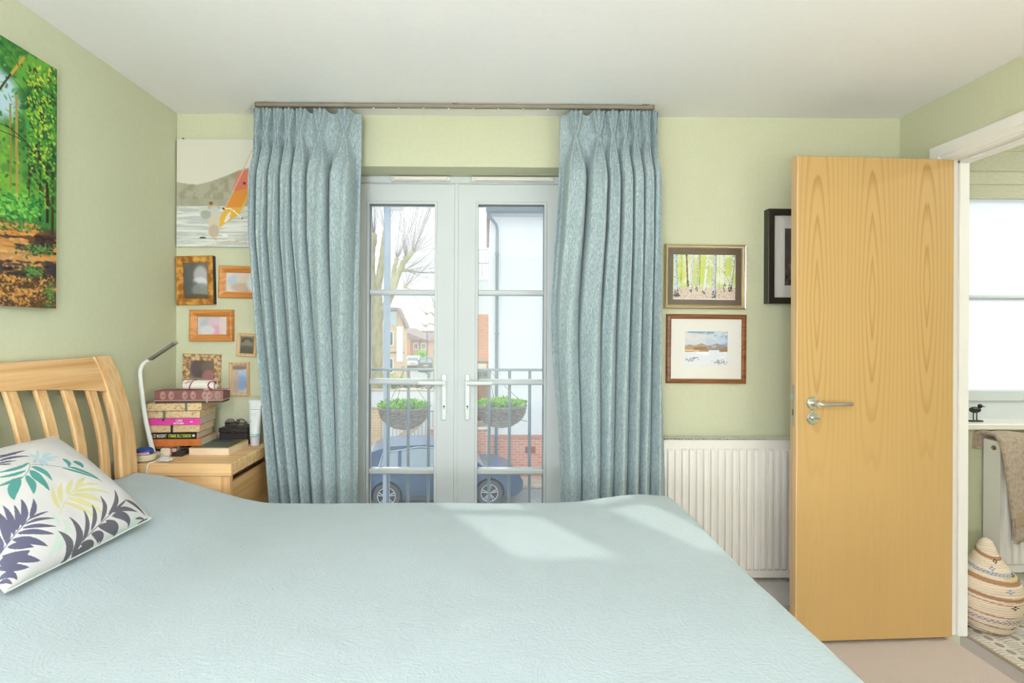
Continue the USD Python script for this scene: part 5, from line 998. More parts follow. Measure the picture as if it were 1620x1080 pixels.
def basket(label, cx, cy, zr, seed, apex):
    R = np.random.default_rng(seed); t = T('hanging_basket', label, 'hanging basket', (cx, cy, zr - .13)); prof = lambda s: .139 * (1 - (1 - s) ** 2.4) ** .62 if s < 1 else .139      # s: 0 bottom, 1 rim
    H = .126; pr_ = [(max(prof(s), 0) * .965, zr - H + H * s) for s in np.linspace(0, 1, 14)]; pr_[0] = (0, zr - H); inn = [(max(a - .010, 0), b + .004) for a, b in pr_][::-1]
    t.part('liner', lathe(pr_ + inn, (cx, cy, 0), 40), wick)
    a = np.linspace(0, 2 * np.pi, 97)[:-1]; rows = []
    for i in range(14):
        s = .10 + .90 * i / 13; rad = prof(s) + .0025 * np.sin(a * 16 + (i % 2) * np.pi); rows.append(tube(np.stack([cx + rad * np.cos(a), cy + rad * np.sin(a), zr - H + H * s + .0016 * np.sin(a * 5 + i * 2)], 1), .0046, 6, True))
    t.part('woven_canes', cat(rows), wick, True, kind='stuff')
    t.part('stakes', cat([tube([(cx + (prof(s) + .001) * math.cos(q), cy + (prof(s) + .001) * math.sin(q), zr - H + H * s) for s in np.linspace(.12, 1, 8)], .004, 6) for q in np.linspace(0, 2 * np.pi, 25)[:-1]]), wick, True, kind='stuff')
    t.part('rim', tube(np.stack([cx + .141 * np.cos(a), cy + .141 * np.sin(a), zr + 0 * a], 1), .0075, 8, True), wick)
    t.part('soil', lathe([(.13, zr - .02), (.06, zr - .010), (0, zr - .008)], (cx, cy, 0), 30), plain('soil', (76, 60, 48), .95))
    for k in range(3):
        n = 190; q = R.uniform(0, 2 * np.pi, n); rr_ = .135 * np.sqrt(R.uniform(0, 1, n)); P = np.stack([cx + rr_ * np.cos(q), cy + rr_ * np.sin(q), zr - .004 + R.uniform(0, .038, n) * (1.1 - rr_ / .2)], 1); D = np.stack([np.cos(q) * rr_ * 5 + R.normal(0, .4, n), np.sin(q) * rr_ * 5 + R.normal(0, .4, n), R.uniform(.2, 1.1, n)], 1)
        t.part('foliage', leaves(P, D, .026, .014, R), leaf_ms[k], False, kind='stuff')
    for q in (.3, 2.4, 4.5):
        e = A([cx + .141 * math.cos(q), cy + .141 * math.sin(q), zr + .004]); t.part('chain', tube([e + (A(apex) - e) * s + A([0, 0, -.006 * math.sin(math.pi * s)]) + .0012 * A([math.sin(s * 60), math.cos(s * 60), 0]) for s in np.linspace(0, 1, 40)], .0016, 5), plain('chain_grey', (120, 116, 108), .4, .6))
    t.part('hook', tube([A(apex), A(apex) + [0, -.02, .012], A(apex) + [0, -.07, .012], A(apex) + [0, -.10, .012], A(apex) + [0, -.104, -.004]], .0022, 6), plain('chain_grey', (120, 116, 108), .4, .6))
    return t
basket('wicker hanging basket with green leaves outside the left pane of the French window', -.4615, 3.115, .838, 5, (-.45, 3.04, 1.064))
b2 = basket('wicker hanging basket outside the right pane, with a cane sticking out', .086, 3.115, .850, 6, (.010, 3.04, 1.064))
b2.part('loose_cane', rod((.185, 3.08, .775), (.232, 3.07, .766), .0025, 8), wick)

# street lamp, tree
t = T('street_lamp', 'tall blue-grey street lamp post standing close in front of the house', 'street lamp', (-1.80, 10, GZ)); post_m = plain('post_blue_grey', (150, 166, 182), .45, .1)
t.part('post', lathe([(.085, GZ), (.085, -1.9), (.062, -1.8), (.060, 3.43), (.066, 3.44), (.066, 3.50), (.056, 3.52), (.050, 6.5)], (-1.80, 10, 0), 24), post_m); t.part('access_door', box(-1.84, -1.76, 9.912, 9.92, -2.7, -2.1, .004), post_m)
t.part('sign_bracket', box(-1.745, -1.52, 9.97, 10.0, 3.46, 3.60, .01), plain('sign_grey', (200, 202, 204), .5)); t.part('lamp_head', cat(rod((-1.80, 10, 6.48), (-1.2, 9.6, 6.7), .03, 12), hull([(-1.25 + a, 9.63 + b, 6.68 + c) for a in (-.1, .35) for b in (-.1, .1) for c in (-.05, .06)])), post_m)
bark = mottled('pale_bark', (168, 160, 118), (204, 198, 160), 5, .9, sc=(1, 1, .4), detail=5.0); twig_m = plain('twig', (168, 156, 150), .8)
def tree(label, limbs, knuckles, seed, twig_len, rt, n_tw, trunk_label=None):
    R = np.random.default_rng(seed); b = limbs[0][0][0]; t = T('bare_tree', label, 'tree', (b[0], b[1], b[2])); n = 0
    for P, R0, R1 in limbs:
        P = A(P, float); s = np.linspace(0, 1, len(P)); ss = np.linspace(0, 1, len(P) * 5); Q = np.stack([np.interp(ss, s, P[:, k]) for k in range(3)], 1); Q[1:-1] = (Q[:-2] + Q[1:-1] * 2 + Q[2:]) / 4; Q += R.normal(0, R1 * .12, Q.shape) * (ss[:, None] > .05)
        t.part('trunk' if n == 0 else 'limb', tube(Q, np.linspace(R0, R1, len(Q)), 12), bark); n += 1
    T_ = []
    for K, dirn, spread, cnt in knuckles:
        K = A(K, float); q = trimesh.creation.icosphere(2, rt * 9); q.apply_translation(K); t.part('knuckle', q, bark, True)
        for _ in range(int(cnt * n_tw)):
            d = A(dirn, float) + R.normal(0, spread, 3); d /= np.linalg.norm(d); L = twig_len * R.uniform(.6, 1.2); bend = A([0, 0, .25]) + R.normal(0, .08, 3); pts = [K + d * L * s + bend * L * s * s for s in np.linspace(0, 1, 5)]; T_.append(tube(pts, np.linspace(rt, rt * .35, 5), 4))
    t.part('twigs', cat(T_), twig_m, True, kind='stuff')
P_ = lambda x, y: px(x, y, 20.0)
base = (-4.02, 20, GZ)
tree('pollarded bare street tree with a thick pale trunk behind the lamp post', [([base, (-4.02, 20, -1.0), P_(595, 540), P_(594, 480), P_(592, 455)], .30, .22), ([P_(592, 460), P_(586, 425), P_(588, 395), P_(592, 372)], .17, .10), ([P_(595, 465), P_(602, 430), P_(606, 395), P_(609, 365)], .15, .09), ([P_(596, 500), P_(612, 482), P_(622, 458), P_(628, 436), P_(638, 416), P_(650, 402)], .15, .09), ([P_(621, 462), P_(622, 432), P_(627, 410)], .09, .07), ([P_(628, 438), P_(634, 428), P_(640, 428)], .07, .06)],
     [(P_(592, 372), (-.1, 0, 1), .28, 1), (P_(609, 365), (.2, 0, 1), .28, .8), (P_(652, 400), (.55, 0, .9), .34, 1.6), (P_(640, 408), (.25, 0, 1), .25, 1), (P_(627, 410), (.1, 0, 1), .28, .8), (P_(640, 428), (1, 0, .15), .42, 1.1), (P_(641, 454), (.5, 0, .7), .5, .8)], 4, 1.9, .0085, 22)
Q_ = lambda x, y: px(x, y, 50.0)
tree('thin bare tree farther down the street, at the edge of the left pane', [([(-4.6, 50, GZ), (-4.6, 50, 0), Q_(692, 500), Q_(688, 484)], .25, .12), ([Q_(692, 505), Q_(682, 494), Q_(674, 498)], .08, .04), ([Q_(692, 515), Q_(680, 512), Q_(672, 516)], .07, .04)], [(Q_(688, 484), (-.3, 0, 1), .5, 1), (Q_(675, 497), (-.7, 0, .5), .5, .7), (Q_(674, 516), (-1, 0, .2), .4, .6)], 9, 1.1, .014, 14)

# walls, steps and fences across the street
def wall_piece(name, label, cat_, x0, x1, y0, y1, z0, z1, m, cap=None):
    t = T(name, label, cat_, ((x0 + x1) / 2, (y0 + y1) / 2, z0)); t.part('brickwork', box(x0, x1, y0, y1, z0, z1), m)
    t.part('coping', box(x0 - .03, x1 + .03, y0 - .03, y1 + .03, z1, z1 + .06, .015), cap or pave_m); return t
wall_piece('gate_pier', 'square tan brick gate pier in front of the tree', 'pier', -3.42, -3.06, 16.0, 16.36, GZ, -.98, tan_b)
wall_piece('garden_wall', 'low pink brick wall behind the blue car', 'wall', -3.05, -1.3, 16.6, 16.8, GZ, -2.2, red_b)
wall_piece('garden_wall', 'pale rendered wall behind the stair railing', 'wall', -4.6, -1.2, 18.6, 18.8, GZ, -.75, render_m)
t = T('stair_railing', 'thin grey railing of upright bars with a sloping stone string behind the blue car', 'railing', (-2.3, 17.4, GZ)); thin = plain('thin_bar_grey', (160, 160, 160), .5)
for i in range(17): x = -3.05 + i * .115; t.part('bar', rod((x, 17.4, -2.55), (x, 17.4, -1.25), .010, 6), thin)
t.part('handrail', tube([(-3.1, 17.4, -1.25), (-1.15, 17.4, -1.25)], .02, 8), thin); t.part('string', hull([(x, y, z + dz) for x, z in ((-3.05, -2.50), (-2.05, -1.72)) for y in (17.2, 17.36) for dz in (0, .28)]), pave_m)
t = T('timber_fence', 'grey timber fence of upright boards beyond the stair railing', 'fence', (-2.85, 22, -1.9)); wd_ = plain('weathered_board', (168, 152, 138), .9); wd2 = plain('weathered_dark', (110, 102, 98), .9)
for i in range(12): x = -3.75 + i * .165; t.part('board', box(x, x + .11, 22, 22.03, GZ, -.86 - .06 * (i % 3 == 1), .004), wd_ if i % 3 else wd2)
for z in (-.95, -1.5): t.part('rail', box(-3.8, -1.75, 22.03, 22.08, z, z + .09), wd2)
t = T('handrail', 'white sloping handrail in front of the timber fence', 'handrail', (-3.0, 21, GZ)); t.part('rail', tube([(-3.75, 21, -1.18), (-3.28, 21, -.92), (-2.5, 21, -.92)], .03, 8), ext_white); t.part('rail', tube([(-2.5, 21, -1.35), (-1.9, 21, -.95)], .03, 8), ext_white)
for x, z in ((-3.7, -1.16), (-3.0, -.92), (-2.3, -1.2)): t.part('upright', rod((x, 21, GZ), (x, 21, z), .025, 8), ext_white)
def bush(name, label, c, s, seed, n=500, L=.16):
    R = np.random.default_rng(seed); d = R.normal(0, 1, (n, 3)); d /= np.linalg.norm(d, axis=1, keepdims=True); d[:, 2] = np.abs(d[:, 2]); P = A(c) + d * A(s) * R.uniform(.75, 1.0, (n, 1)); t = T(name, label, 'hedge', c)
    core = trimesh.creation.icosphere(3, 1.0); core.vertices = core.vertices * A(s) * .82 * (1 + .2 * (meshkit.fbm(core.vertices * 3, 3, seed) - .5))[:, None]; core.vertices[:, 2] = np.maximum(core.vertices[:, 2], 0); core.vertices += A(c); t.part('core', core, plain('hedge_core', (92, 132, 70), .9), True); t.part('foliage', leaves(P, d + R.normal(0, .5, d.shape), L, L * .6, R), leaf_ms[seed % 3], False, kind='stuff')
bush('hedge', 'small bright green shrub beside the tree trunk, behind the balcony railing', (-3.85, 24, GZ), (.75, .5, 2.45), 3); bush('hedge', 'round green shrub beside the red brick house down the street', (-8.0, 68.1, GZ), (1.1, .95, 2.0), 4, 400, .3)

# houses
def house(name, label, poly_xz, y0, y1, m, roof_pts=None, rm=None):
    t = T(name, label, 'house', (float(np.mean([p[0] for p in poly_xz])), y0, GZ)); t.part('walls', prism_y(poly_xz, y0, y1), m, False); return t
def window(t, x0, x1, z0, z1, y, fm=ext_white):
    f = t.part('window', minus(box(x0, x1, y - .06, y + .02, z0, z1, .01), box(x0 + .08, x1 - .08, y - .2, y + .2, z0 + .08, z1 - .08)), fm); t.part('pane', box(x0 + .07, x1 - .07, y - .03, y - .01, z0 + .07, z1 - .07), dark_gl, False, parent=f)
    t.part('glazing_bar', box((x0 + x1) / 2 - .03, (x0 + x1) / 2 + .03, y - .05, y - .01, z0 + .07, z1 - .07), fm, parent=f)
ha = house('house', 'tan brick house end with a white panel, half behind the lamp post', [(-11, GZ), (-6.67, GZ), (-6.67, 1.63), (-7.24, 3.0), (-11, 3.0)], 45, 46.5, tan_b)
ha.part('roof', prism_y([(-6.5, 1.55), (-6.5, 1.72), (-7.2, 3.22), (-11.2, 3.22), (-11.2, 3.0), (-7.26, 3.0)], 44.8, 46.6), slate_m, False); ha.part('white_panel', box(-7.30, -6.78, 44.92, 45.0, -1.2, 1.7, .01), ext_white); ha.part('upper_band', box(-8.4, -7.3, 44.95, 45.0, 1.75, 2.95, .01), plain('blue_grey_cladding', (190, 204, 206), .7))
window(ha, -8.25, -7.55, .1, 1.3, 45); window(ha, -8.25, -7.55, -2.1, -.9, 45); ha.part('string_course', box(-8.4, -6.67, 44.94, 45.0, -.50, -.38), plain('course_dark', (150, 120, 96), .8))
hb = house('house', 'red brick house with a low grey-pink roof at the end of the street', [(-10.6, GZ), (-7.3, GZ), (-7.3, .15), (-10.6, .15)], 70, 78, red_b)
hb.part('side_wing', prism_y([(-13, GZ), (-9.55, GZ), (-9.55, .30), (-10.5, 1.2), (-13, 1.2)], 69.6, 78), or_b, False)
hb.part('roof', hull([(-13, 69.4, 1.2), (-9.3, 69.4, .25), (-7.1, 69.4, .1), (-10.4, 69.4, 1.3), (-7.6, 76, .6), (-13, 74, 1.75), (-9.45, 74, 1.72), (-7.1, 78, .1), (-13, 78, 1.2)]), slate_m, False)
for x in (-9.2, -8.2): window(hb, x, x + .55, -1.0, -.2, 70)
hb.part('downpipe', rod((-8.42, 69.92, GZ), (-8.42, 69.92, .1), .05, 8), plain('pipe_dark', (120, 96, 92), .6))
hc = house('house', 'row of pale far houses closing the end of the street', [(-26, GZ), (3, GZ), (3, -.4), (-26, -.4)], 118, 126, plain('far_wall', (222, 206, 196), .9)); hc.part('roof', prism_x([(117, -.4), (127, -.4), (122, 1.5)], -26.5, 3.5), slate_m, False)
for i in range(9): window(hc, -24 + i * 3, -23 + i * 3, -2, -.9, 118)
t = T('street_lamp', 'distant thin street lamp with two short arms near the end of the street', 'street lamp', (-5.9, 55, GZ)); t.part('post', rod((-5.9, 55, GZ), (-5.9, 55, 1.25), .06, 8), grey_metal); t.part('arm', box(-6.4, -5.3, 54.96, 55.04, 1.2, 1.28), grey_metal)
# cream building with brick plinth
cb = T('building', 'tall cream rendered building with a brick base and tiled roof, in the right pane', 'building', (3, 18, GZ)); YC = 16.0
cb.part('walls', box(.11, 7, YC, 24, -1.75, 4.85), render_m); cb.part('plinth', box(.05, 7.05, YC - .05, 24, GZ, -1.75), red_b); cb.part('plinth_course', box(.04, 7.06, YC - .07, YC, -1.79, -1.72), plain('course_pink', (200, 150, 134), .9))
for i in range(5): y0, z0 = YC - .42 + i * .34, 4.80 + i * .205; cb.part('tile_course', hull([(x, y, z) for x, (y, z) in [(x, q) for x in (.0, 7.1) for q in ((y0, z0), (y0, z0 + .045), (y0 + .40, z0 + .25), (y0 + .40, z0 + .21))]]), slate_m, False)
cb.part('roof', hull([(x, y, z) for x in (.0, 7.1) for y, z in ((YC + 1.2, 5.75), (20, 8.1), (24.4, 5.0))]), slate_m, False)
cb.part('soffit', box(.0, 7.1, YC - .40, YC, 4.62, 4.70), plain('soffit_grey', (178, 186, 196), .7)); cb.part('gutter', box(-.02, 7.12, YC - .52, YC - .38, 4.64, 4.78, .03), grey_metal)
cb.part('downpipe', tube([(.05, YC - .45, 4.66), (.06, YC - .42, 4.56), (.28, YC - .12, 4.36), (.31, YC - .08, 4.2), (.31, YC - .08, 2.0), (.31, YC - .08, GZ)], .045, 10), grey_metal)
for z in (3.5, 1.2, -.8): cb.part('pipe_bracket', box(.25, .37, YC - .13, YC, z, z + .04), grey_metal)
cb.part('air_brick', box(1.15, 1.45, YC - .055, YC - .04, -2.25, -2.05), plain('air_brick', (170, 104, 92), .9)); cb.part('air_slot', box(1.16, 1.20, YC - .06, YC - .05, -2.22, -2.08), dark_gl)
wall_piece('garden_wall', 'red brick wall joining the left corner of the cream building', 'wall', -1.6, .03, 15.96, 16.2, GZ, -1.6, red_b)
hd = T('house', 'orange brick house with a cream canopy and a brown door, left of the cream building', 'house', (-.8, 26, GZ)); YD = 26.0
hd.part('walls', box(-1.15, 1.2, YD, 32, GZ, 2.1), or_b); hd.part('upper_wall', box(-1.15, 1.2, YD, 32, 2.1, 3.75), render_m); hd.part('canopy', box(-1.1, .02, YD - .9, YD, -.50, -.22, .02), plain('cream_canopy', (236, 228, 206), .7)); hd.part('door', box(-.42, .10, YD - .05, YD + .02, -2.95, -1.20, .01), plain('brown_door', (150, 84, 60), .6)); hd.part('door_step', box(-.7, .3, YD - .5, YD, GZ, -2.92), pave_m)
hd.part('lintel', box(-.6, .25, YD - .06, YD, -1.16, -.98), ext_white); window(hd, -.50, .16, -.92, -.56, YD, plain('grey_frame', (130, 134, 140), .5)); hd.part('sill', box(-.6, .2, YD - .1, YD, -.22, -.12), plain('sill_dark', (120, 112, 112), .7))
for i in range(14): hd.part('roof_bar', rod((-1.0 + i * .16, YD + .3, 3.75), (-1.0 + i * .16, YD + .3, 5.2), .012, 6), thin)
for z in (4.55, 5.2): hd.part('roof_rail', rod((-.95, YD + .3, z), (1.25, YD + .3, z), .02, 6), thin)
hd.part('roof_edge', box(-1.2, 1.25, YD - .05, YD + .5, 3.72, 3.82), ext_white)

# cars
def carbody(t, paint, L=4.15, W=1.78, detail=True, estate=False):
    """local axes: x forward, y to the left, z up, origin on the ground under the middle"""
    rf, wb = .325, 2.48; xf, xr = L / 2 - .86, L / 2 - .86 - wb
    low = [(-L / 2 + .02, .38), (-L / 2, .62), (-L / 2 + .05, .86), (-L / 2 + .18, .98), (-.4, .985), (.75, .96), (L / 2 - .42, .87), (L / 2 - .12, .74), (L / 2, .56), (L / 2 - .02, .34), (L / 2 - .18, .22), (-L / 2 + .2, .24)]
    m = prism_y(Polygon(low).buffer(-.04).buffer(.04), -W / 2, W / 2); v = m.vertices
    m = man(m).refine_to_length(.16); mm = unman(m); v = mm.vertices; k = np.clip((np.abs(v[:, 0]) - L / 2 + .75) / .75, 0, 1) ** 2; v[:, 1] *= (1 - .16 * k) * (1 - .07 * np.clip((v[:, 2] - .62) / .36, 0, 1) ** 1.5 - .05 * np.clip((.45 - v[:, 2]) / .25, 0, 1)); mm.vertices = v
    for x in (xf, xr): mm = minus(mm, moved(turned(rod((0, 0, 0), (0, 0, 3), rf + .055, 28), 90, axis=(1, 0, 0)), (x, 1.5, rf)))
    t.part('body', mm, paint, 28)
    cab = [(-1.88, .95), (-1.62, 1.36), (-1.25, 1.475), (-.4, 1.50), (.25, 1.455), (.62, 1.26), (1.12, .93)]
    c = man(prism_y(Polygon(cab).buffer(-.05).buffer(.05), -W / 2 + .06, W / 2 - .06)).refine_to_length(.12); cm = unman(c); v = cm.vertices; v[:, 1] *= 1 - .22 * np.clip((v[:, 2] - .93) / .56, 0, 1) ** 1.1; cm.vertices = v
    t.part('cabin', cm, paint, 35)
    gl = plain('car_glass', (146, 162, 170), .08, spec=.7)
    def side(s):
        def pt(x, z): y = (W / 2 - .06) * (1 - .22 * np.clip((z - .93) / .56, 0, 1) ** 1.1) + .004; return (x, s * y, z)
        for nm, pol in (('side_window', [(-.92, 1.0), (-.92, 1.38), (-.50, 1.42), (-.14, 1.41), (-.14, 1.0)]), ('side_window', [(-.06, 1.0), (-.06, 1.41), (.22, 1.37), (.52, 1.22), (.82, 1.0)]), ('quarter_window', [(-1.42, 1.05), (-1.34, 1.30), (-1.0, 1.375), (-1.0, 1.01)])):
            o = A([pt(*q) for q in pol]); i = o - [0, s * .03, 0]; t.part(nm, hull(np.vstack([o, i])), gl, False)
        o = A([pt(-1.46, 1.01), pt(-1.36, 1.34), pt(-.5, 1.455), pt(.24, 1.40), pt(.90, .985)]); t.part('window_trim', tube(o + [0, s * .004, 0], .012, 6), plain('chrome_trim', (214, 218, 222), .2, .8))
        for x in (-.10, .78, -.98): t.part('door_seam', box(x - .004, x + .004, s * (W / 2 - .012) - .006, s * (W / 2 - .012) + .006, .34, .93), plain('seam_dark', (38, 46, 58), .6)) if detail else None
        for x in (-.42, .46): t.part('door_handle', box(x - .09, x + .09, s * (W / 2 - .010) - .018, s * (W / 2 - .010) + .018, .80, .83, .006), paint) if detail else None
        t.part('sill', box(xr + rf + .08, xf - rf - .08, s * (W / 2 - .045) - .04, s * (W / 2 - .045) + .04, .20, .33, .02), plain('black_plastic', (60, 64, 70), .6))
        t.part('mirror', hull([(x, s * (W / 2 + .02) + dy, z) for x in (.78, .92) for dy in (-.09, .09) for z in (.97, 1.10)]), paint)
        t.part('headlight', hull([(L / 2 - .50, s * .80, .80), (L / 2 - .42, s * .72, .86), (L / 2 - .10, s * .52, .74), (L / 2 - .09, s * .62, .64), (L / 2 - .30, s * .79, .70), (L / 2 - .26, s * .80, .76)]), plain('headlight', (226, 232, 236), .1))
        t.part('fog_light', hull([(L / 2 - .08, s * .62 + a, .40 + b) for a in (-.07, .07) for b in (-.05, .05)] + [(L / 2 - .02, s * .58 + a, .40 + b) for a in (-.06, .05) for b in (-.04, .04)]), plain('black_plastic', (60, 64, 70), .6))
        t.part('tail_light', hull([(-L / 2 + .05, s * .74 + a * s, z) for a in (-.16, .04) for z in (.72, .90)] + [(-L / 2 + .26, s * .80, z) for z in (.76, .90)]), plain('tail_red', (170, 60, 56), .2))
    side(1); side(-1)
    t.part('windscreen', hull([(1.10, s * .66, .955) for s in (-1, 1)] + [(.64, s * .58, 1.275) for s in (-1, 1)] + [(.30, s * .54, 1.44) for s in (-1, 1)] + [(1.06, s * .66, .94) for s in (-1, 1)] + [(.28, s * .54, 1.42) for s in (-1, 1)]), gl, False)
    t.part('rear_window', hull([(-1.86, s * .64, 1.0) for s in (-1, 1)] + [(-1.64, s * .56, 1.35) for s in (-1, 1)] + [(-1.80, s * .64, 1.0) for s in (-1, 1)] + [(-1.58, s * .56, 1.35) for s in (-1, 1)]), gl, False)
    t.part('grille', box(L / 2 - .06, L / 2 + .005, -.42, .42, .42, .60, .02), plain('black_plastic', (60, 64, 70), .6)); t.part('bumper_trim', box(-L / 2 - .01, -L / 2 + .10, -.66, .66, .34, .46, .03), plain('black_plastic', (60, 64, 70), .6))
    t.part('number_plate', box(L / 2 - .01, L / 2 + .012, -.26, .26, .33, .43, .004), plain('plate_white', (236, 236, 230), .4)); t.part('number_plate', box(-L / 2 - .012, -L / 2 + .01, -.26, .26, .66, .77, .004), plain('plate_yellow', (226, 196, 70), .4))
    alloy = plain('alloy_silver', (206, 210, 214), .25, .6); tyre = plain('tyre_black', (74, 76, 80), .85); wells = plain('well_black', (44, 46, 50), .9)
    for x in (xf, xr):
        for s in (1, -1):
            yc_ = s * (W / 2 - .13); a = np.linspace(0, 2 * np.pi, 36, endpoint=False); pr_ = [(.215, -.10), (.29, -.105), (.318, -.09), (.325, -.06), (.325, .06), (.318, .09), (.29, .105), (.215, .10), (.205, .0)]
            w_ = lathe(pr_ + [pr_[0]], (0, 0, 0), 36); w_.apply_transform(trimesh.transformations.rotation_matrix(math.pi / 2, (1, 0, 0))); W_ = t.part('wheel', moved(w_, (x, yc_, rf)), tyre, 35)
            sp = []
            for k in range(5):
                q = k * 2 * np.pi / 5 + .3
                for dq in (-.16, .16): sp.append(hull([(x + rr_ * math.cos(q + e), yc_ + s * (.085 + d), rf + rr_ * math.sin(q + e)) for rr_, es in ((.04, (dq * .5 - .2, dq * .5 + .2)), (.208, (dq - .055, dq + .055))) for e in es for d in (-.02, .012)]))
            rim_ = tube(np.stack([x + .21 * np.cos(a), yc_ + s * .09 + 0 * a, rf + .21 * np.sin(a)], 1), .013, 8, True)
            t.part('rim', cat(sp, rim_, rod((x, yc_ + s * .06, rf), (x, yc_ + s * .10, rf), .035, 16)), alloy, False, parent=W_); t.part('brake_disc', rod((x, yc_ + s * .03, rf), (x, yc_ + s * .05, rf), .19, 28), wells, parent=W_)
    t.part('underside', box(-L / 2 + .25, L / 2 - .25, -W / 2 + .26, W / 2 - .26, .18, .6), wells)
def car(name_label, x, y, rz, pc, nm, detail=True):
    t = T('car', name_label, 'car', (x, y, GZ), rz, local=True); carbody(t, plain(nm, pc, .25, .15, .6), detail=detail); return t
car('dark blue hatchback parked in the street just below the balcony', -1.21, 14.15, 7, (66, 88, 114), 'blue_paint')
car('white car seen from behind, far down the street between red and dark cars', -8.35, 64, 93, (236, 238, 240), 'white_paint', False)
car('red car half hidden behind the far white car', -10.5, 60.3, 88, (176, 92, 92), 'red_paint', False)
car('dark grey car parked on the right side, far down the street', -6.5, 60, 95, (92, 98, 108), 'dark_paint', False)
car('pale blue-white car behind the hedge and handrail, in the middle distance', -4.3, 33, 92, (222, 232, 240), 'pale_paint', False)
# ------------------------------------------------------------ through the bathroom door
XBL = 2.315
rb = radiator('white bathroom radiator under the frosted window, with a towel over it', XBL, 3.2, .187, .780, 2.455, 2.545)
for x in (2.5, 3.0): rb.part('wall_bracket', box(x - .02, x + .02, 2.538, 2.5645, .26, .74, .002), rad_m)
rb.part('bleed_valve', cat(rod((XBL - .004, 2.492, .748), (XBL + .02, 2.492, .748), .008, 12), box(XBL - .006, XBL - .003, 2.488, 2.496, .743, .753, .001)), plain('valve_brass', (150, 138, 110), .4, .6))
# towel folded over the radiator
g = G(); p = g.pos()[0]; n = g.noise(p, 420, 3.0, .6); g2 = g.ramp(g.noise(p, 60, 3.0), [(.35, L3((176, 154, 130))), (.65, L3((206, 184, 158)))])
towel_m = g.done('taupe_towelling', base_color=g2, roughness=1.0, specular_ior_level=.05, sheen_weight=.4, normal=g.bump(n, .8, .006))
def towel():
    pr_ = [(2.500, .735), (2.500, .765), (2.498, .79), (2.485, .812), (2.455, .822), (2.425, .822), (2.398, .812), (2.382, .79), (2.374, .76), (2.371, .70), (2.370, .60), (2.369, .50), (2.369, .42), (2.370, .345)]
    pr_ = A(pr_); s = np.linspace(0, 1, len(pr_)); ss = np.linspace(0, 1, 70); Q = np.stack([np.interp(ss, s, pr_[:, k]) for k in (0, 1)], 1)
    xs = np.linspace(0, 1, 60); P = np.zeros((70, 60, 3))
    for i, (y, z) in enumerate(Q):
        f = np.clip((.80 - z) / .45, 0, 1) if i > 20 else 0; x0 = 2.222 + .052 * f; P[i, :, 0] = x0 + (2.86 - x0) * xs; fold = .010 * np.sin(xs * 19 + 1.0 + f) * (.3 + f) + .014 * np.exp(-(xs / .05) ** 2); P[i, :, 1] = y - fold * (1 if i > 20 else .2); P[i, :, 2] = z + .006 * np.sin(xs * 14) * (1 if i < 30 else .3) - .010 * f * np.sin(xs * 3)
    P[..., 1] += .062; P[..., 0] += .068; P[..., 2] -= .005
    t = T('towel', 'taupe bath towel draped over the end of the bathroom radiator', 'towel', (2.6, 2.49, .33))
    sh = shell(P[::-1], .012); t.part('cloth', sh, towel_m, True)
    band = P[60:65].copy(); band[..., 1] -= .003; t.part('woven_band', shell(band[::-1], .003), plain('towel_band', (178, 156, 130), .9), True)
    e = P[:, 0] + [0, .004, 0]; t.part('hem', tube(e[:62] + [0, 0, 0], .0085, 8), towel_m, True)
towel()
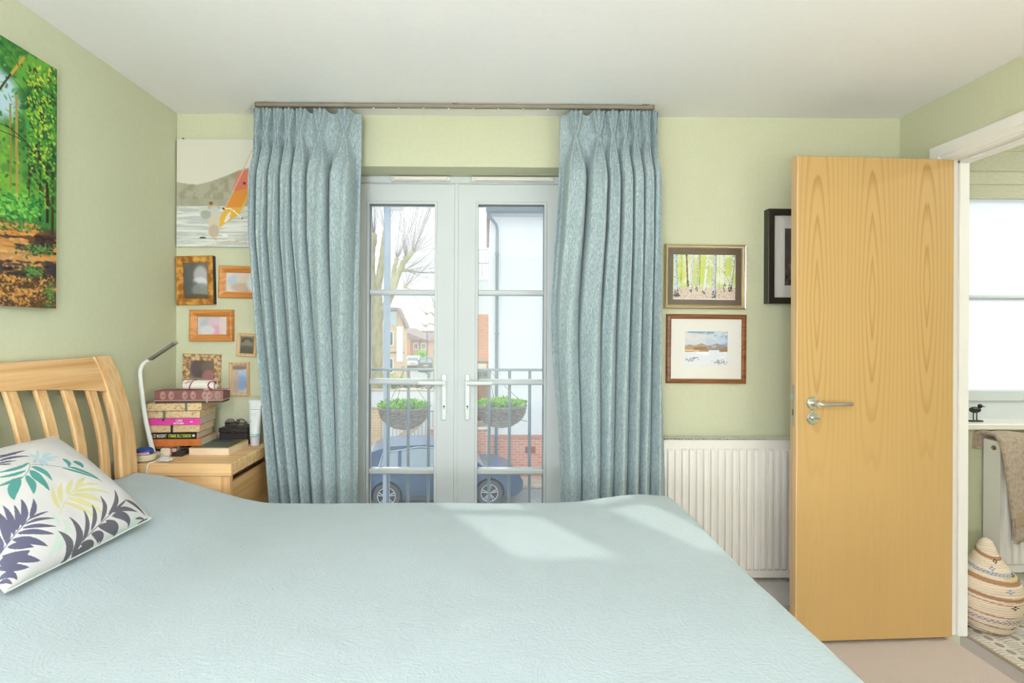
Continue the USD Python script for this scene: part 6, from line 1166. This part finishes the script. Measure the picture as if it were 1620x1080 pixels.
# coiled lidded basket
def lidded_basket():
    c = A([2.172, 2.372, 0.001]); prof = [(.085, .004), (.100, .012), (.122, .06), (.134, .115), (.139, .165), (.138, .195), (.130, .225), (.112, .258), (.086, .290), (.060, .322), (.044, .352), (.034, .380), (.024, .402), (.012, .412), (0, .414)]
    prof = A(prof) * [.88, .915]; Ls = np.concatenate([[0], np.cumsum(np.hypot(*np.diff(prof, axis=0).T))]); n_c = 40; s = np.linspace(0, Ls[-1], n_c * 5 + 1); R_ = np.interp(s, Ls, prof[:, 0]); Z_ = np.interp(s, Ls, prof[:, 1]); bul = .0022 * np.abs(np.sin(np.pi * np.arange(len(s)) / 5.0)) ; nr = np.stack([np.gradient(Z_), -np.gradient(R_)], 1); nr /= np.linalg.norm(nr, axis=1, keepdims=True) + 1e-9; R2 = np.maximum(R_ + nr[:, 0] * bul, 0); Z2 = Z_ + nr[:, 1] * bul
    N = 180; a = np.linspace(0, 2 * np.pi, N, endpoint=False); tilt = lambda zz3: 0
    V = np.stack([c[0] + R2[:, None] * np.cos(a), c[1] + R2[:, None] * np.sin(a), c[2] + Z2[:, None] + 0 * a], -1); H = Z_[:, None] / .915 + 0 * a; th = (np.degrees(a)[None, :] + 0 * H) % 360
    rng2 = np.random.default_rng(4); coil = (np.arange(len(s)) // 5); colr = np.ones(V.shape) * A([230, 212, 188]) / 255; colr *= (1 + .05 * (rng2.random(n_c + 1)[coil] - .5))[:, None, None]; colr *= (1 + .05 * (meshkit.noise(np.stack([th / 4, H * 300, 0 * H], -1), 1) - .5))[..., None]
    hh = H + .016 * np.sin(np.radians(th - 200)) ; brown = A([176, 132, 98]) / 255
    def bandc(z0, z1, col, m=None): k = (hh > z0) & (hh < z1); k = k if m is None else k & m; colr[k] = A(col) / 255
    for z0, z1 in ((.345, .360), (.252, .270), (.188, .204), (.172, .176), (.110, .116), (.055, .061), (.022, .026)): bandc(z0, z1, (176, 132, 98))
    ck = (np.floor(th / 5) + np.floor(H / .007)) % 2 == 0
    bandc(.285, .298, (146, 150, 160), ck); bandc(.284, .299, (196, 190, 190), ~ck); bandc(.078, .094, (140, 138, 154), ck & (th > 150)); bandc(.090, .104, (140, 138, 154), ck & (th < 330) & (th > 260))
    def cross(t0, z0, col, w=5, h=.006):
        for dt, dz in ((-1, 0), (1, 0), (0, 1), (0, -1)): k = (np.abs((th - t0 - dt * w * 1.1 + 180) % 360 - 180) < w * .55) & (np.abs(H - z0 - dz * h) < h * .5); colr[k] = A(col) / 255
    for t0, z0, col in ((262, .328, (48, 42, 44)), (302, .272, (48, 42, 44)), (328, .235, (48, 42, 44)), (268, .218, (150, 160, 180)), (276, .148, (48, 42, 44)), (244, .30, (140, 150, 172)), (285, .045, (90, 90, 110))): cross(t0, z0, col)
    bandc(.274, .284, (218, 202, 142), (th > 265) & (th < 310))
    F = grid_faces(len(s), N, True)
    k_lid = int(np.searchsorted(Z_, .188)); k5 = (k_lid // 5) * 5
    g = G(); cc = g.node('attribute', 'color', attribute='Cd'); pm = g.done('coiled_straw', base_color=cc, roughness=.75, specular_ior_level=.25)
    t = T('lidded_basket', 'coiled straw basket with a pointed lid and brown bands on the bathroom floor', 'basket', tuple(c))
    def sub(i0, i1): return trimesh.Trimesh(V[i0:i1].reshape(-1, 3), grid_faces(i1 - i0, N, True), process=False), colr[i0:i1].reshape(-1, 3)
    m, co = sub(0, k5 + 1); t.part('body', m, pm, True, color=co); m, co = sub(k5, len(s)); t.part('lid', m, pm, True, color=co)
    t.part('base', lathe([(.075, .001), (.075, .006), (0, .006)], tuple(c), 40), plain('straw_base', (200, 176, 146), .8))
lidded_basket()
# blind, sill ornament
bl_m = mottled('blind_linen', (192, 190, 166), (200, 198, 175), 90, .9, bump=.15, bscale=300)
t = T('roman_blind', 'pale sage roman blind folded up at the top of the bathroom window', 'blind', (2.83, 2.55, 1.90))
for i, (z0, z1, d) in enumerate(((1.895, 1.99, .0), (1.955, 2.05, .006), (2.015, 2.11, .012))): t.part('fold', box(2.20, 3.46, 2.545 - d - .012, 2.545 - d - .004, z0, z1, .004), bl_m)
t.part('headrail', box(2.20, 3.46, 2.53, 2.563, 2.09, 2.14, .003), bl_m); t.part('bottom_bar', rod((2.20, 2.537, 1.896), (3.46, 2.537, 1.896), .006, 10), bl_m)
t = T('ornament', 'small black bird ornament on the bathroom window sill', 'ornament', (2.326, 2.60, BZ0 + .005)); bk_m = plain('ornament_black', (34, 38, 36), .4); o = A([2.326, 2.60, BZ0 + .0052])
b_ = trimesh.creation.icosphere(3, 1.0); b_.vertices = b_.vertices * [.028, .012, .015] + o + [0, 0, .055]; t.part('body', b_, bk_m, True); h_ = trimesh.creation.icosphere(2, .010); h_.apply_translation(o + [.024, 0, .073]); t.part('head', h_, bk_m, True)
t.part('beak', rod(o + [.032, 0, .073], o + [.050, 0, .069], .004, 8, .0006), bk_m); t.part('tail', hull([o + A(q) for q in ((-.02, -.006, .055), (-.02, .006, .055), (-.052, -.008, .066), (-.052, .008, .066), (-.05, 0, .062))]), bk_m)
for s_ in (-.008, .008): t.part('leg', rod(o + [s_, 0, .004], o + [s_, 0, .045], .0022, 8), bk_m)
t.part('stand', box(o[0] - .03, o[0] + .03, o[1] - .014, o[1] + .014, o[2] + .0003, o[2] + .006, .002), bk_m)
# ------------------------------------------------------------ lamps out of view: unseen ones and added fill
def glow_mat(name, col, st):
    g = G(); e = g.node('emission', 'emission', color=col, strength=st); return usdkit.material(stage, '/World/Looks/' + name, g.n, g.l, surface=e[1])
white_flex = plain('white_flex', (230, 230, 225), .5)
def unseen_globe():  # unseen pendant, placed out of view to light the bedroom
    t = T('unseen_pendant_lamp', 'unseen round white pendant lamp behind the view, placed to light the bedroom', 'lamp', (-0.31, -0.25, ZC))
    c = A([-.31, -.25, 1.72]); s = trimesh.creation.icosphere(4, .20); s.apply_translation(c)
    t.part('shade', s, glow_mat('unseen_globe_glow', LAMP_COL, LAMP), True)
    t.part('flex', rod(c + [0, 0, .199], (-.31, -.25, ZC - .03), .003, 8), white_flex)
    t.part('ceiling_rose', lathe([(.05, 0), (.05, -.02), (.02, -.035), (0, -.035)], (-.31, -.25, ZC), 24), white_flex)
unseen_globe()
def fill_globe(x, y, z, label, k):  # added globe behind the camera, fill for ceiling and walls
    t = T('added_fill_lamp', label, 'lamp', (x, y, 0)); s = trimesh.creation.icosphere(4, .18); s.apply_translation((x, y, z))
    t.part('shade', s, glow_mat(f'fill_globe_glow_{int(k * 100)}', LAMP_COL, FILL_LAMP * k), True)
    t.part('pole', rod((x, y, .02), (x, y, z - .178), .012, 14), white_flex); t.part('base', lathe([(.13, 0), (.13, .015), (.02, .03), (0, .03)], (x, y, 0), 32), white_flex)
fill_globe(-.36, -1.45, .78, 'added white fill globe behind the view, near the middle, brightening ceiling and left wall', 1.75)
fill_globe(1.45, -.75, .86, 'added white fill globe behind the view, on the right side', .75)
def bath_lamp():  # unseen lamp, placed out of view to light the bathroom
    t = T('unseen_ceiling_lamp', 'unseen flush round lamp on the bathroom ceiling, placed to light the bathroom', 'lamp', (3.25, 1.75, ZC))
    glow = G(); e = glow.node('emission', 'emission', color=(.95, 0.97, 1.0), strength=BATH_LAMP)
    em = usdkit.material(stage, '/World/Looks/unseen_diffuser_glow', glow.n, glow.l, surface=e[1])
    t.part('diffuser', lathe([(0, -.07), (.08, -.065), (.14, -.045), (.155, -.012)], (3.25, 1.75, ZC), 32), em)
    t.part('base_ring', lathe([(.165, -.014), (.17, -.012), (.17, 0)], (3.25, 1.75, ZC), 32), plain('white_flex', (230, 230, 225), .5))
bath_lamp()
